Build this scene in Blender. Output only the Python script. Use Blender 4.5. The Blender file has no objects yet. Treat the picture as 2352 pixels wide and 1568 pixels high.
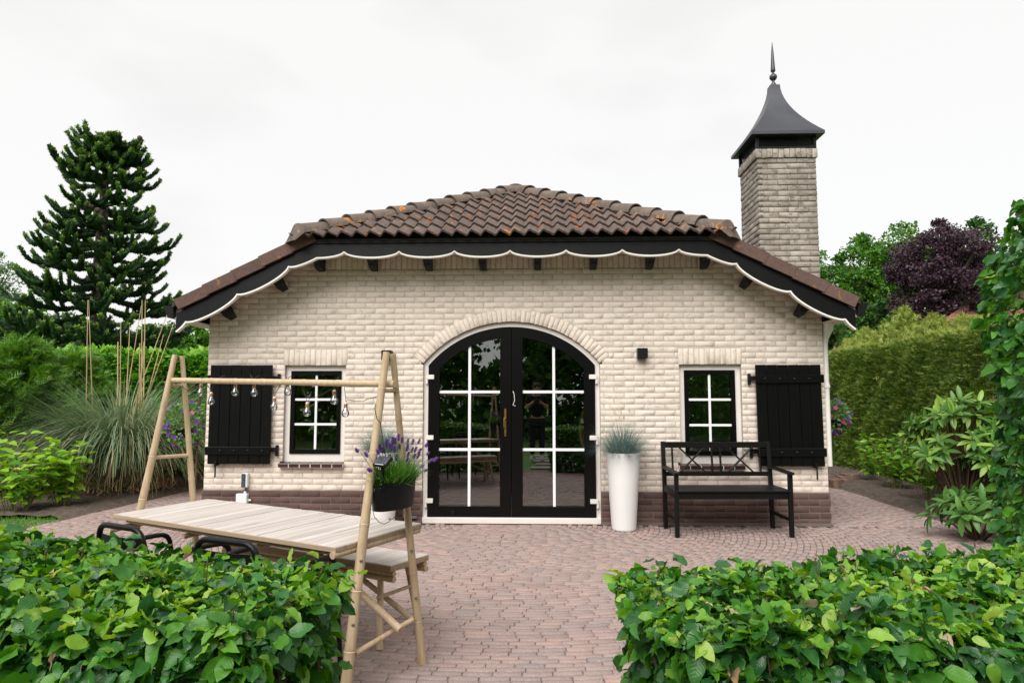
import bpy, bmesh, math, random
import numpy as np
from mathutils import Vector, Matrix, Euler

random.seed(7); rng = np.random.default_rng(7)
R = math.radians
sc = bpy.context.scene
col = sc.collection

# ------------------------------------------------------------------ camera, sky, sun, exposure
F = 1568.0                                   # focal length in pixels of a 2352 x 1568 picture
CAM = Vector((0, 0, 1.32)); PITCH = R(4.96); YAW = R(1.97)
cd = bpy.data.cameras.new('camera'); cd.sensor_width = 36; cd.lens = 24; cd.clip_start = .05; cd.clip_end = 2000
cam = bpy.data.objects.new('camera', cd); col.objects.link(cam)
cam.location = CAM; cam.rotation_euler = (R(90) + PITCH, 0, YAW)
sc.camera = cam
wd = bpy.data.worlds.new('World'); sc.world = wd; wd.use_nodes = True
nt = wd.node_tree; nt.nodes.clear()
SUN_EL, SUN_ROT = R(47), R(200)
sky = nt.nodes.new('ShaderNodeTexSky'); sky.sky_type = 'NISHITA'; sky.sun_disc = False
sky.sun_elevation = SUN_EL; sky.sun_rotation = SUN_ROT
tc = nt.nodes.new('ShaderNodeTexCoord'); mp = nt.nodes.new('ShaderNodeMapping'); mp.inputs['Scale'].default_value = (1, 1, 2.2)
cn = nt.nodes.new('ShaderNodeTexNoise'); cn.inputs['Scale'].default_value = 1.7; cn.inputs['Detail'].default_value = 4
cr = nt.nodes.new('ShaderNodeValToRGB')
cr.color_ramp.elements[0].position = .36; cr.color_ramp.elements[0].color = (4.75, 4.68, 4.55, 1)
cr.color_ramp.elements[1].position = .56; cr.color_ramp.elements[1].color = (5.55, 5.48, 5.36, 1)
mx = nt.nodes.new('ShaderNodeMixRGB'); mx.inputs[0].default_value = .93
bg = nt.nodes.new('ShaderNodeBackground'); bg.inputs[1].default_value = .1
wo = nt.nodes.new('ShaderNodeOutputWorld')
L = nt.links.new
L(tc.outputs['Generated'], mp.inputs[0]); L(mp.outputs[0], cn.inputs['Vector']); L(cn.outputs[0], cr.inputs[0])
L(sky.outputs[0], mx.inputs[1]); L(cr.outputs[0], mx.inputs[2]); L(mx.outputs[0], bg.inputs[0]); L(bg.outputs[0], wo.inputs[0])
sl = bpy.data.lights.new('sun', 'SUN'); sl.energy = 2.3; sl.angle = R(50); sl.color = (1, .975, .94)
so = bpy.data.objects.new('sun', sl); col.objects.link(so)
so.rotation_euler = (R(90) - SUN_EL, 0, R(-20))        # high, from behind the camera and to the left
so.location = (0, 0, 12)
sc.view_settings.view_transform = 'Standard'; sc.view_settings.look = 'None'
sc.view_settings.exposure = 0.87; sc.view_settings.gamma = 1; sc.view_settings.use_curve_mapping = False
sc.render.resolution_x = 1024; sc.render.resolution_y = 682
sc.cycles.max_bounces = 8; sc.cycles.transparent_max_bounces = 12; sc.cycles.use_denoising = True
sc.cycles.caustics_reflective = False; sc.cycles.caustics_refractive = False

# ------------------------------------------------------------------ pixel -> place (distance always from a plane the thing touches)
_f = np.array([-math.sin(YAW)*math.cos(PITCH), math.cos(YAW)*math.cos(PITCH), math.sin(PITCH)])
_r = np.array([math.cos(YAW), math.sin(YAW), 0]); _u = np.cross(_r, _f); _c = np.array(CAM)
def ray(u, v): return _f + _r*(u-1176)/F + _u*(784-v)/F
def pY(u, v, Y): d = ray(u, v); return Vector(_c + d*(Y/d[1]))
def pZ(u, v, Z=0.): d = ray(u, v); return Vector(_c + d*((Z-CAM.z)/d[2]))
def pP(u, v, p0, n):                                    # ray meets the plane through p0 with normal n
    d = ray(u, v); n = np.array(n); return Vector(_c + d*((np.array(p0)-_c)@n/(d@n)))
def proj(P):
    d = np.asarray(P) - _c; z = d@_f
    return 1176 + F*(d@_r)/z, 784 - F*(d@_u)/z, z
def S(r, g, b):
    f = lambda c: (c/255/12.92 if c <= 10 else ((c/255+.055)/1.055)**2.4)
    return (f(r), f(g), f(b), 1)

# ------------------------------------------------------------------ objects
def tag(o, label=None, cat=None, group=None, kind=None):
    if label: o['label'] = label
    if cat: o['category'] = cat
    if group: o['group'] = group
    if kind: o['kind'] = kind
    return o
def put(o, parent=None):
    col.objects.link(o)
    if parent is not None:
        o.parent = parent
        o.matrix_parent_inverse = PINV[parent.name]
    return o
PINV = {}
def reg(o, M): PINV[o.name] = M.inverted()
def thing(name, label, cat, loc=(0, 0, 0), rz=0, group=None):
    o = bpy.data.objects.new(name, None); o.empty_display_size = .1
    col.objects.link(o); o.location = loc; o.rotation_euler = (0, 0, rz)
    reg(o, Matrix.Translation(Vector(loc)) @ Matrix.Rotation(rz, 4, 'Z'))
    return tag(o, label, cat, group)
def newobj(name, me, parent=None, M=None, kind=None):
    o = bpy.data.objects.new(name, me)
    if M is not None: o.matrix_basis = M
    put(o, parent); reg(o, M if M is not None else Matrix())
    if parent is not None: o.matrix_parent_inverse = PINV[parent.name]
    if kind: o['kind'] = kind
    return o
def struct(o): o['kind'] = 'structure'; return o
def copy_tree(o, M, label=None, parent=None):           # a thing placed again: M moves the whole in world space
    c = o.copy(); col.objects.link(c)
    if parent is None:
        c.matrix_basis = M @ o.matrix_basis; PINV[c.name] = PINV[o.name]
    else: c.parent = parent; c.matrix_parent_inverse = o.matrix_parent_inverse.copy()
    for ch in list(o.children): copy_tree(ch, M, None, c)
    if label: c['label'] = label
    return c

class MB:
    def __init__(s): s.v = []; s.f = []
    def add(s, vs, fs):
        k = len(s.v); s.v += [tuple(p) for p in vs]; s.f += [tuple(i+k for i in f) for f in fs]; return s
    def box(s, c, d, rot=None, ch=0.):
        hx, hy, hz = d[0]/2, d[1]/2, d[2]/2
        if ch <= 0:
            vs = [Vector((x*hx, y*hy, z*hz)) for x in (-1, 1) for y in (-1, 1) for z in (-1, 1)]
            fs = [(0, 1, 3, 2), (4, 6, 7, 5), (0, 4, 5, 1), (2, 3, 7, 6), (0, 2, 6, 4), (1, 5, 7, 3)]
        else:
            vs = []; fs = []
            for x in (-1, 1):
                for y in (-1, 1):
                    for z in (-1, 1):
                        vs += [Vector((x*hx, y*(hy-ch), z*(hz-ch))), Vector((x*(hx-ch), y*hy, z*(hz-ch))), Vector((x*(hx-ch), y*(hy-ch), z*hz))]
            I = lambda x, y, z, k: ((x*2+y)*2+z)*3+k
            for a in (0, 1):
                fs += [(I(a,0,0,0), I(a,1,0,0), I(a,1,1,0), I(a,0,1,0)), (I(0,a,0,1), I(1,a,0,1), I(1,a,1,1), I(0,a,1,1)), (I(0,0,a,2), I(1,0,a,2), I(1,1,a,2), I(0,1,a,2))]
                for b in (0, 1):
                    fs += [(I(a,b,0,0), I(a,b,1,0), I(a,b,1,1), I(a,b,0,1)), (I(a,0,b,0), I(a,1,b,0), I(a,1,b,2), I(a,0,b,2)), (I(0,a,b,1), I(1,a,b,1), I(1,a,b,2), I(0,a,b,2))]
                    for e in (0, 1): fs.append((I(a,b,e,0), I(a,b,e,1), I(a,b,e,2)))
        c = Vector(c)
        if rot is not None: vs = [rot @ p for p in vs]
        return s.add([p + c for p in vs], fs)
    def beam(s, a, b, w, h, ch=.003, up=(0, 0, 1)):       # squared timber from a to b
        a, b = Vector(a), Vector(b); x = (b-a); l = x.length; x.normalize()
        y = Vector(up).cross(x)
        if y.length < 1e-4: y = Vector((0, 1, 0)).cross(x)
        y.normalize(); z = x.cross(y)
        rot = Matrix((x, y, z)).transposed()
        return s.box((a+b)/2, (l, w, h), rot, ch)
    def tube(s, pts, rad, n=8, cap=True):
        pts = [Vector(p) for p in pts]
        rad = rad if hasattr(rad, '__len__') else [rad]*len(pts)
        t = (pts[1]-pts[0]).normalized(); a = t.orthogonal().normalized(); rings = []; vs = []
        for i, p in enumerate(pts):
            t2 = (pts[min(i+1, len(pts)-1)] - pts[max(i-1, 0)])
            t2 = t2.normalized() if t2.length > 1e-9 else t
            a = (a - t2*a.dot(t2)); a = a.normalized() if a.length > 1e-6 else t2.orthogonal().normalized()
            b = t2.cross(a)
            vs += [p + (a*math.cos(q*2*math.pi/n) + b*math.sin(q*2*math.pi/n))*rad[i] for q in range(n)]
        fs = [(i*n+q, i*n+(q+1) % n, (i+1)*n+(q+1) % n, (i+1)*n+q) for i in range(len(pts)-1) for q in range(n)]
        if cap: fs += [tuple(range(n-1, -1, -1)), tuple((len(pts)-1)*n+q for q in range(n))]
        return s.add(vs, fs)
    def lathe(s, prof, c=(0, 0, 0), n=24, rot=None, sx=1., sy=1.):
        c = Vector(c); vs = []
        for r, z in prof:
            for q in range(n):
                p = Vector((r*math.cos(q*2*math.pi/n)*sx, r*math.sin(q*2*math.pi/n)*sy, z))
                vs.append((rot @ p if rot is not None else p) + c)
        fs = [(i*n+q, i*n+(q+1) % n, (i+1)*n+(q+1) % n, (i+1)*n+q) for i in range(len(prof)-1) for q in range(n)]
        fs += [tuple(range(n-1, -1, -1)), tuple((len(prof)-1)*n+q for q in range(n))]
        return s.add(vs, fs)
    def prism(s, poly, y0, y1):                          # polygon in x,z pushed through y
        n = len(poly)
        vs = [(x, y0, z) for x, z in poly] + [(x, y1, z) for x, z in poly]
        fs = [tuple(range(n)), tuple(range(2*n-1, n-1, -1))] + [(i, (i+1) % n, n+(i+1) % n, n+i) for i in range(n)]
        return s.add(vs, fs)
    def strip(s, A, B, y0, y1, closed=False):            # band between two x,z outlines, pushed through y
        n = len(A); vs = [(x, y0, z) for x, z in A] + [(x, y0, z) for x, z in B] + [(x, y1, z) for x, z in A] + [(x, y1, z) for x, z in B]
        fs = []; m = n if closed else n-1
        for i in range(m):
            j = (i+1) % n
            fs += [(i, j, n+j, n+i), (2*n+i, 3*n+i, 3*n+j, 2*n+j), (i, 2*n+i, 2*n+j, j), (n+i, n+j, 3*n+j, 3*n+i)]
        if not closed: fs += [(0, n, 3*n, 2*n), (n-1, 3*n-1, 4*n-1, 2*n-1)]
        return s.add(vs, fs)
    def mesh(s, name, mat, smooth=False):
        me = bpy.data.meshes.new(name); me.from_pydata(s.v, [], s.f)
        bm = bmesh.new(); bm.from_mesh(me); bmesh.ops.recalc_face_normals(bm, faces=bm.faces); bm.to_mesh(me); bm.free()
        if smooth:
            me.polygons.foreach_set('use_smooth', [True]*len(me.polygons))
            if smooth != 'all': me.set_sharp_from_angle(angle=R(40))
        me.materials.append(mat); return me
    def build(s, name, mat, parent=None, smooth=False, kind=None, M=None):
        return newobj(name, s.mesh(name, mat, smooth), parent, M, kind)

# big merged meshes: one small triangle template placed many times
def big_mesh(name, V, T, mat, UV=None, smooth=False):
    me = bpy.data.meshes.new(name); nv, nf = len(V), len(T)
    me.vertices.add(nv); me.vertices.foreach_set('co', np.ascontiguousarray(V, np.float32).ravel())
    me.loops.add(nf*3); me.loops.foreach_set('vertex_index', np.ascontiguousarray(T, np.int32).ravel())
    me.polygons.add(nf); me.polygons.foreach_set('loop_start', np.arange(0, nf*3, 3, dtype=np.int32))
    if UV is not None:
        ul = me.uv_layers.new(name='uv'); ul.data.foreach_set('uv', np.ascontiguousarray(UV[T.ravel()], np.float32).ravel())
    if smooth: me.polygons.foreach_set('use_smooth', np.ones(nf, bool))
    me.update(calc_edges=True); me.materials.append(mat); return me
def frames(P, A, Nn, size):                              # 3x4 matrices: local y along A, z along normal
    A = A/np.linalg.norm(A, axis=1, keepdims=True)
    X = np.cross(A, Nn); X /= np.linalg.norm(X, axis=1, keepdims=True)+1e-9
    Z = np.cross(X, A); s = size.reshape(-1, 1)
    M = np.empty((len(P), 3, 4)); M[:, :, 0] = X*s; M[:, :, 1] = A*s; M[:, :, 2] = Z*s; M[:, :, 3] = P
    return M
def scatter(name, tmpl, Ms, mat, parent=None, kind='stuff', smooth=False):
    tv, tt, tu = tmpl; n = len(Ms)
    V = np.einsum('nij,kj->nki', Ms[:, :, :3], tv) + Ms[:, None, :, 3]
    T = tt[None] + (np.arange(n)*len(tv))[:, None, None]
    UV = np.tile(tu, (n, 1)) if tu is not None else None
    me = big_mesh(name, V.reshape(-1, 3), T.reshape(-1, 3), mat, UV, smooth)
    return newobj(name, me, parent, None, kind)
def mat4(m): return Matrix(((*m[0],), (*m[1],), (*m[2],), (0, 0, 0, 1)))
def leaves(parent, name, tmpls, Ms, mats, score=None, nparts=300, smooth=True, rest=None):
    """the nparts with the lowest score become leaf objects of their own, the others one joined part"""
    n = len(Ms); order = np.argsort(score) if score is not None else rng.permutation(n)
    kt = rng.integers(0, len(tmpls), n); km = rng.choice(len(mats), n, p=[m[1] for m in mats])
    meshes = {}
    for i in order[:nparts]:
        key = (kt[i], km[i])
        if key not in meshes: meshes[key] = big_mesh(name, tmpls[kt[i]][0], tmpls[kt[i]][1], mats[km[i]][0], tmpls[kt[i]][2], smooth)
        newobj(name, meshes[key], parent, mat4(Ms[i]))
    left = order[nparts:]
    for b in range(len(mats)):
        for a in range(len(tmpls)):
            sel = left[(kt[left] == a) & (km[left] == b)]
            if len(sel): scatter(rest or name+'_mass', tmpls[a], Ms[sel], mats[b][0], parent, 'stuff', smooth)

# ------------------------------------------------------------------ materials
class NT:
    def __init__(s, name):
        s.m = bpy.data.materials.new(name); s.m.use_nodes = True; s.t = s.m.node_tree; s.t.nodes.clear()
        s.out = s.n('ShaderNodeOutputMaterial')
    def n(s, typ, **kw):
        nd = s.t.nodes.new(typ)
        for k, v in kw.items():
            if k.startswith('_'): setattr(nd, k[1:], v)
            else:
                key = int(k[1:]) if k[0] == 'i' and k[1:].isdigit() else k.replace('__', ' ')
                if isinstance(v, bpy.types.NodeSocket): s.t.links.new(v, nd.inputs[key])
                else: nd.inputs[key].default_value = v
        return nd
    def math(s, op, a, b=0.): return s.n('ShaderNodeMath', _operation=op, i0=a, i1=b).outputs[0]
    def pos(s, scale=(1, 1, 1)):
        g = s.n('ShaderNodeNewGeometry').outputs['Position']
        return s.n('ShaderNodeMapping', i0=g, Scale=scale).outputs[0]
    def noise(s, vec, scale, detail=4., rough=.55, dist=0.):
        return s.n('ShaderNodeTexNoise', Vector=vec, Scale=scale, Detail=detail, Roughness=rough, Distortion=dist).outputs[0]
    def ramp(s, fac, stops):
        r = s.n('ShaderNodeValToRGB', i0=fac); e = r.color_ramp.elements
        while len(e) < len(stops): e.new(.5)
        for el, (p, c) in zip(e, stops): el.position = p; el.color = c if hasattr(c, '__len__') else (c, c, c, 1)
        return r.outputs[0]
    def mix(s, fac, a, b, mode='MIX'):
        return s.n('ShaderNodeMixRGB', _blend_type=mode, i0=fac, i1=a, i2=b).outputs[0]
    def rand(s):
        g = s.n('ShaderNodeNewGeometry').outputs['Random Per Island']; o = s.n('ShaderNodeObjectInfo').outputs['Random']
        return s.math('FRACT', s.math('ADD', g, o))
    def bump(s, h, strength, dist=.01, normal=None):
        b = s.n('ShaderNodeBump', Strength=strength, Distance=dist, Height=h)
        if normal is not None: s.t.links.new(normal, b.inputs['Normal'])
        return b.outputs[0]
    def surf(s, **kw):
        p = s.n('ShaderNodeBsdfPrincipled', **kw); s.t.links.new(p.outputs[0], s.out.inputs[0]); return s.m
def plain(name, c1, c2=None, scale=12, rough=.6, bump=.15, bscale=None, var=.12, metal=0., stretch=(1, 1, 1), spec=.5, bd=.004, coat=0.):
    t = NT(name); p = t.pos(stretch); n = t.noise(p, scale)
    c = t.mix(t.ramp(n, [(.3, 0.), (.7, 1.)]), c1, c2 or c1)
    if var:
        v = t.n('ShaderNodeMapRange', i0=t.rand(), i3=1-var, i4=1+var).outputs[0]
        c = t.n('ShaderNodeHueSaturation', Value=v, Color=c).outputs[0]
    kw = dict(Base__Color=c, Roughness=rough, Metallic=metal)
    m = NT
    if bump: kw['Normal'] = t.bump(t.noise(p, bscale or scale*4, 5), bump, bd)
    kw['Specular__IOR__Level'] = spec
    if coat: kw['Coat__Weight'] = coat
    return t.surf(**kw)

def brick_mat(name, c1, c2, dirt, wr=1., dark=.5, var=.08, grime=0.):
    t = NT(name); g = t.n('ShaderNodeNewGeometry').outputs['Position']
    off = t.n('ShaderNodeCombineXYZ', X=t.math('MULTIPLY', t.rand(), 37.), Y=0., Z=t.math('MULTIPLY', t.rand(), 11.)).outputs[0]
    p = t.n('ShaderNodeVectorMath', _operation='ADD', i0=g, i1=off).outputs[0]
    pw = t.n('ShaderNodeMapping', i0=p, Scale=(13, 13, 46)).outputs[0]
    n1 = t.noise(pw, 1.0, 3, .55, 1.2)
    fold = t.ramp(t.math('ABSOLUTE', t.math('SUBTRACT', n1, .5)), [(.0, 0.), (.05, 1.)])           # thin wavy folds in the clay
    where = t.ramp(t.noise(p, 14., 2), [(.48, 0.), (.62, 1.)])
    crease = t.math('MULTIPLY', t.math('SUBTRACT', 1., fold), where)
    fine = t.noise(p, 240., 3)
    mid = t.noise(p, 3.2, 4)
    c = t.mix(t.ramp(mid, [(.3, 0.), (.7, 1.)]), c1, c2)
    if grime: c = t.mix(t.math('MULTIPLY', t.ramp(t.noise(g, 2.3, 6, .7), [(.42, 0.), (.62, 1.)]), grime), c, dirt)
    c = t.mix(t.math('MULTIPLY', crease, dark), c, dirt)  # occlusion shade of the folds, painted into the brick colour
    v = t.n('ShaderNodeMapRange', i0=t.rand(), i3=1-var, i4=1+var).outputs[0]
    c = t.n('ShaderNodeHueSaturation', Value=v, Color=c).outputs[0]
    h = t.math('ADD', t.math('MULTIPLY', t.math('SUBTRACT', n1, .5), .35), t.math('ADD', t.math('MULTIPLY', crease, -1.1), t.math('MULTIPLY', fine, .25)))
    return t.surf(Base__Color=c, Roughness=.85, Normal=t.bump(h, .9*wr, .006), Specular__IOR__Level=.3)
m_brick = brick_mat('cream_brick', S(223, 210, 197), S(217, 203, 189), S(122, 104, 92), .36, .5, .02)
m_mortar = plain('cream_mortar', S(196, 187, 177), S(178, 169, 159), 5, .9, .4, 180, 0, bd=.002)
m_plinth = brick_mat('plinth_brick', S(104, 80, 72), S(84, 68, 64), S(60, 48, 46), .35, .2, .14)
m_pmortar = plain('plinth_mortar', S(120, 106, 100), S(104, 92, 86), 9, .95, .5, 200, 0)
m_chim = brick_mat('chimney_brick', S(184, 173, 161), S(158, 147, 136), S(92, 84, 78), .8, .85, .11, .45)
m_cmortar = plain('chimney_mortar', S(120, 114, 106), S(100, 94, 88), 8, .95, .5, 200, 0)
m_black = plain('black_paint', S(5, 5, 6), S(9, 9, 9), 6, .36, .25, 60, .15, stretch=(6, 6, .7), spec=.22)
m_blackbox = plain('black_stained_timber', S(7, 7, 8), S(12, 12, 12), 6, .36, .35, 50, .15, stretch=(1, 4, 6), spec=.28)
m_doorblack = plain('black_foil_frame', S(7, 6, 6), S(9, 8, 8), 10, .3, .12, 90, .0, stretch=(6, 6, .6), spec=.25)
m_white = plain('white_frame_paint', S(228, 222, 216), S(222, 215, 208), 5, .35, .08, 60, 0)
m_muntin = plain('white_glazing_bar', S(236, 236, 236), None, 5, .3, 0, None, 0)
m_soffit = plain('soffit_boards', S(222, 212, 202), S(214, 203, 192), 4, .5, .15, 40, .03)
m_trim = plain('white_trim', S(240, 238, 232), S(232, 228, 220), 8, .4, .1, 60, 0)
m_metal = plain('grey_lacquered_metal', S(84, 85, 90), S(72, 73, 78), 3, .42, .12, 5, 0, .65)
m_ironblk = plain('black_iron', S(13, 13, 14), S(22, 21, 21), 20, .45, .2, 90, .1, .2, spec=.3)
m_sill = plain('brown_sill_tile', S(70, 48, 44), S(58, 40, 38), 8, .25, .1, 60, .1)
m_brass = plain('brass', S(176, 138, 80), S(150, 112, 60), 30, .35, .1, 90, 0, .9)
m_planterwhite = plain('matt_white_planter', S(226, 225, 223), S(222, 221, 219), 3, .45, .03, 40, 0)
m_soil = plain('garden_soil', S(108, 94, 84), S(74, 63, 56), 14, .95, 1., 45, 0, bd=.03)
m_steel = plain('galvanised_steel', S(150, 155, 160), S(120, 125, 130), 30, .4, .1, 80, 0, .8)

def tile_mat(name, c1, c2, lich=1.):
    t = NT(name); p = t.pos()
    c = t.mix(t.ramp(t.noise(p, 9., 5, .7), [(.3, 0.), (.7, 1.)]), c1, c2)
    v = t.n('ShaderNodeMapRange', i0=t.rand(), i3=.86, i4=1.14).outputs[0]
    c = t.n('ShaderNodeHueSaturation', Value=v, Color=c).outputs[0]
    if lich:
        pale = t.ramp(t.noise(p, 17., 4, .6, .4), [(.64, 0.), (.68, 1.)])
        c = t.mix(t.math('MULTIPLY', pale, .55*lich), c, S(168, 164, 150))
        org = t.math('MULTIPLY', t.ramp(t.noise(p, 7.5, 3, .6, .6), [(.625, 0.), (.65, 1.)]), t.ramp(t.noise(p, 60., 2), [(.36, .2), (.5, 1.)]))
        c = t.mix(t.math('MULTIPLY', org, lich*.95), c, S(196, 122, 40))
        drk = t.ramp(t.noise(p, 34., 3), [(.62, 0.), (.68, 1.)])
        c = t.mix(t.math('MULTIPLY', drk, .6), c, S(48, 42, 38))
    h = t.math('ADD', t.noise(p, 130., 4), t.math('MULTIPLY', t.noise(p, 34., 3), 1.4))
    return t.surf(Base__Color=c, Roughness=.82, Normal=t.bump(h, .7, .006), Specular__IOR__Level=.35)
m_tile = tile_mat('concrete_pantile', S(110, 94, 87), S(87, 75, 70), 1.)
m_hip = tile_mat('weathered_hip_tile', S(116, 102, 92), S(88, 77, 69), 1.)
m_verge = tile_mat('verge_tile', S(104, 80, 72), S(86, 68, 62), .35)

def paver_mat():
    t = NT('red_clay_paver'); p = t.pos(); r = t.rand()
    c = t.ramp(r, [(0., S(142, 120, 114)), (.25, S(154, 133, 127)), (.5, S(162, 138, 131)), (.72, S(144, 129, 125)), (.9, S(172, 142, 132)), (1., S(134, 124, 123))])
    c = t.mix(t.math('MULTIPLY', t.ramp(t.noise(p, 1.1, 4), [(.35, 0.), (.65, 1.)]), .35), c, S(150, 138, 132))
    sp = t.ramp(t.noise(p, 210., 2, .5), [(.60, 0.), (.66, 1.)])
    c = t.mix(t.math('MULTIPLY', sp, .55), c, S(214, 204, 196))
    sd = t.ramp(t.noise(p, 160., 2, .5), [(.60, 0.), (.68, 1.)])
    c = t.mix(t.math('MULTIPLY', sd, .5), c, S(88, 74, 70))
    h = t.math('ADD', t.noise(p, 190., 4), t.math('MULTIPLY', t.noise(p, 40., 3), .8))
    return t.surf(Base__Color=c, Roughness=.86, Normal=t.bump(h, .6, .004), Specular__IOR__Level=.3)
m_paver = paver_mat()
m_edging = plain('edging_brick', S(132, 106, 92), S(104, 82, 72), 9, .85, .4, 90, .25)
m_joint = plain('joint_sand', S(104, 90, 82), S(134, 120, 108), 3, .95, .6, 220, 0)

def wood_mat(name, c1, c2, c3, ax, rough=.55, k=1.):
    """ax: direction of the grain in the ground plane (angle) or 'z'"""
    t = NT(name); g = t.n('ShaderNodeNewGeometry').outputs['Position']
    rot = t.n('ShaderNodeMapping', i0=g, Rotation=(0, 0, 0 if ax == 'z' else -ax)).outputs[0]
    off = t.n('ShaderNodeCombineXYZ', X=t.math('MULTIPLY', t.rand(), 19.)).outputs[0]
    p = t.n('ShaderNodeVectorMath', _operation='ADD', i0=rot, i1=off).outputs[0]
    st = (60, 60, 2.2) if ax == 'z' else (2.2, 60, 60)
    gr = t.noise(t.n('ShaderNodeMapping', i0=p, Scale=st).outputs[0], 1., 4, .6)
    c = t.mix(t.ramp(gr, [(.35, 0.), (.68, 1.)]), c1, c2)
    st2 = (14, 14, 1.6) if ax == 'z' else (1.6, 14, 14)
    kn = t.ramp(t.noise(t.n('ShaderNodeMapping', i0=p, Scale=st2).outputs[0], 1.4, 3), [(.62, 0.), (.72, 1.)])
    c = t.mix(t.math('MULTIPLY', kn, .5*k), c, c3)
    v = t.n('ShaderNodeMapRange', i0=t.rand(), i3=.86, i4=1.06).outputs[0]
    c = t.n('ShaderNodeHueSaturation', Value=v, Color=c).outputs[0]
    return t.surf(Base__Color=c, Roughness=rough, Normal=t.bump(gr, .25, .003), Specular__IOR__Level=.35)
TA = R(151.27)                                           # direction of the table's long side
m_bamboo = wood_mat('bamboo_pole', S(200, 178, 148), S(180, 154, 120), S(120, 94, 68), 'z', .42, .9)
m_slat = wood_mat('whitewashed_slats', S(205, 197, 191), S(180, 169, 161), S(128, 106, 92), TA+R(90), .65, 1.)
m_edge = wood_mat('bamboo_edge_board', S(178, 158, 134), S(152, 130, 106), S(84, 66, 52), TA, .65, 1.)

def leaf_mat(name, cols, rough=.42, trans=.3, vein=0., spec=.4, tcol=1.25):
    t = NT(name); r = t.rand(); n = len(cols)
    c = t.ramp(r, [(i/max(1, n-1), q) for i, q in enumerate(cols)])
    nrm = None
    if vein:
        uv = t.n('ShaderNodeUVMap').outputs[0]; sx = t.n('ShaderNodeSeparateXYZ', i0=uv)
        au = t.math('ABSOLUTE', t.math('SUBTRACT', sx.outputs[0], .5))
        w = t.math('FRACT', t.math('MULTIPLY', t.math('SUBTRACT', sx.outputs[1], t.math('MULTIPLY', au, .55)), 8.5))
        tri = t.math('ABSOLUTE', t.math('SUBTRACT', w, .5))
        rib = t.ramp(tri, [(.0, 1.), (.1, 0.)]); midr = t.ramp(au, [(.0, 1.), (.03, 0.)])
        v = t.math('MAXIMUM', t.math('MULTIPLY', rib, .6), midr)
        c = t.mix(t.math('MULTIPLY', v, .25), c, S(110, 150, 74))
        blot = t.noise(t.pos(), 45., 3)
        c = t.mix(t.ramp(blot, [(.62, 0.), (.75, .35)]), c, S(98, 128, 50))
        nrm = t.bump(t.math('ADD', t.math('MULTIPLY', tri, vein*.6), t.math('MULTIPLY', midr, -.5)), .3, .0022)
    kw = dict(Base__Color=c, Roughness=rough, Specular__IOR__Level=spec)
    if nrm is not None: kw['Normal'] = nrm
    p = t.n('ShaderNodeBsdfPrincipled', **kw)
    tr = t.n('ShaderNodeBsdfTranslucent', Color=t.n('ShaderNodeHueSaturation', Hue=.485, Saturation=1.15, Value=tcol, Color=c).outputs[0])
    ms = t.n('ShaderNodeMixShader', i0=trans, i1=p.outputs[0], i2=tr.outputs[0])
    t.t.links.new(ms.outputs[0], t.out.inputs[0]); return t.m
G = S
m_beech_old = leaf_mat('beech_leaf_dark', [G(30, 74, 36), G(44, 96, 42), G(58, 114, 42), G(36, 84, 44)], .33, .22, 1.4, .45)
m_beech_mid = leaf_mat('beech_leaf_green', [G(68, 128, 40), G(92, 150, 44), G(56, 114, 40)], .36, .32, 1.4, .4)
m_beech_new = leaf_mat('beech_leaf_young', [G(122, 172, 56), G(150, 192, 76), G(104, 160, 50), G(182, 204, 100)], .4, .4, 1.)
m_beech_dry = leaf_mat('beech_leaf_dry', [G(182, 156, 132), G(150, 118, 90), G(196, 174, 152), G(130, 98, 72)], .7, .2, .5)
m_twig = plain('twig_bark', S(96, 74, 58), S(70, 54, 44), 40, .8, .3, 120, .15)
m_bark = plain('tree_bark', S(86, 74, 64), S(58, 50, 44), 9, .9, .8, 30, .1, stretch=(1, 1, .35), bd=.03)
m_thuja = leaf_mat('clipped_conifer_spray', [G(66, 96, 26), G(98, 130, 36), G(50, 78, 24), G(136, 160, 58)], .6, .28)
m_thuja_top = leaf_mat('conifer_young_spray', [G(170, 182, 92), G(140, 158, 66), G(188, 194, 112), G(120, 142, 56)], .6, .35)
m_conifer = leaf_mat('loose_conifer_spray', [G(60, 110, 38), G(92, 142, 48), G(124, 166, 66), G(44, 90, 36)], .55, .3)
m_laurel = leaf_mat('laurel_leaf', [G(60, 122, 30), G(86, 150, 36), G(48, 104, 30)], .3, .25)
m_laurel_new = leaf_mat('laurel_young_leaf', [G(132, 184, 56), G(112, 170, 46), G(150, 196, 72)], .32, .35)
m_hydr = leaf_mat('hydrangea_leaf', [G(96, 150, 40), G(116, 170, 50), G(78, 134, 40)], .45, .35, .6)
m_hydr_y = leaf_mat('hydrangea_light_leaf', [G(140, 186, 44), G(158, 200, 60), G(120, 172, 44)], .45, .4, .6)
m_rhodo = leaf_mat('rhododendron_leaf', [G(70, 116, 46), G(92, 134, 56), G(54, 98, 42)], .36, .2, .3)
m_rhodo_y = leaf_mat('rhododendron_young_leaf', [G(138, 172, 72), G(158, 188, 94), G(118, 156, 62)], .38, .3, .3)
m_pampas = leaf_mat('pampas_blade', [G(96, 122, 84), G(122, 146, 108), G(150, 168, 134), G(80, 106, 68)], .45, .3)
m_straw = leaf_mat('dry_straw', [G(206, 184, 142), G(222, 204, 168), G(186, 160, 118), G(150, 122, 88)], .7, .2)
m_fescue = leaf_mat('blue_fescue_blade', [G(98, 126, 122), G(120, 146, 142), G(84, 112, 106), G(146, 164, 156)], .5, .25)
m_lavleaf = leaf_mat('lavender_leaf', [G(88, 138, 60), G(108, 156, 72), G(70, 120, 52)], .5, .3)
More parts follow.
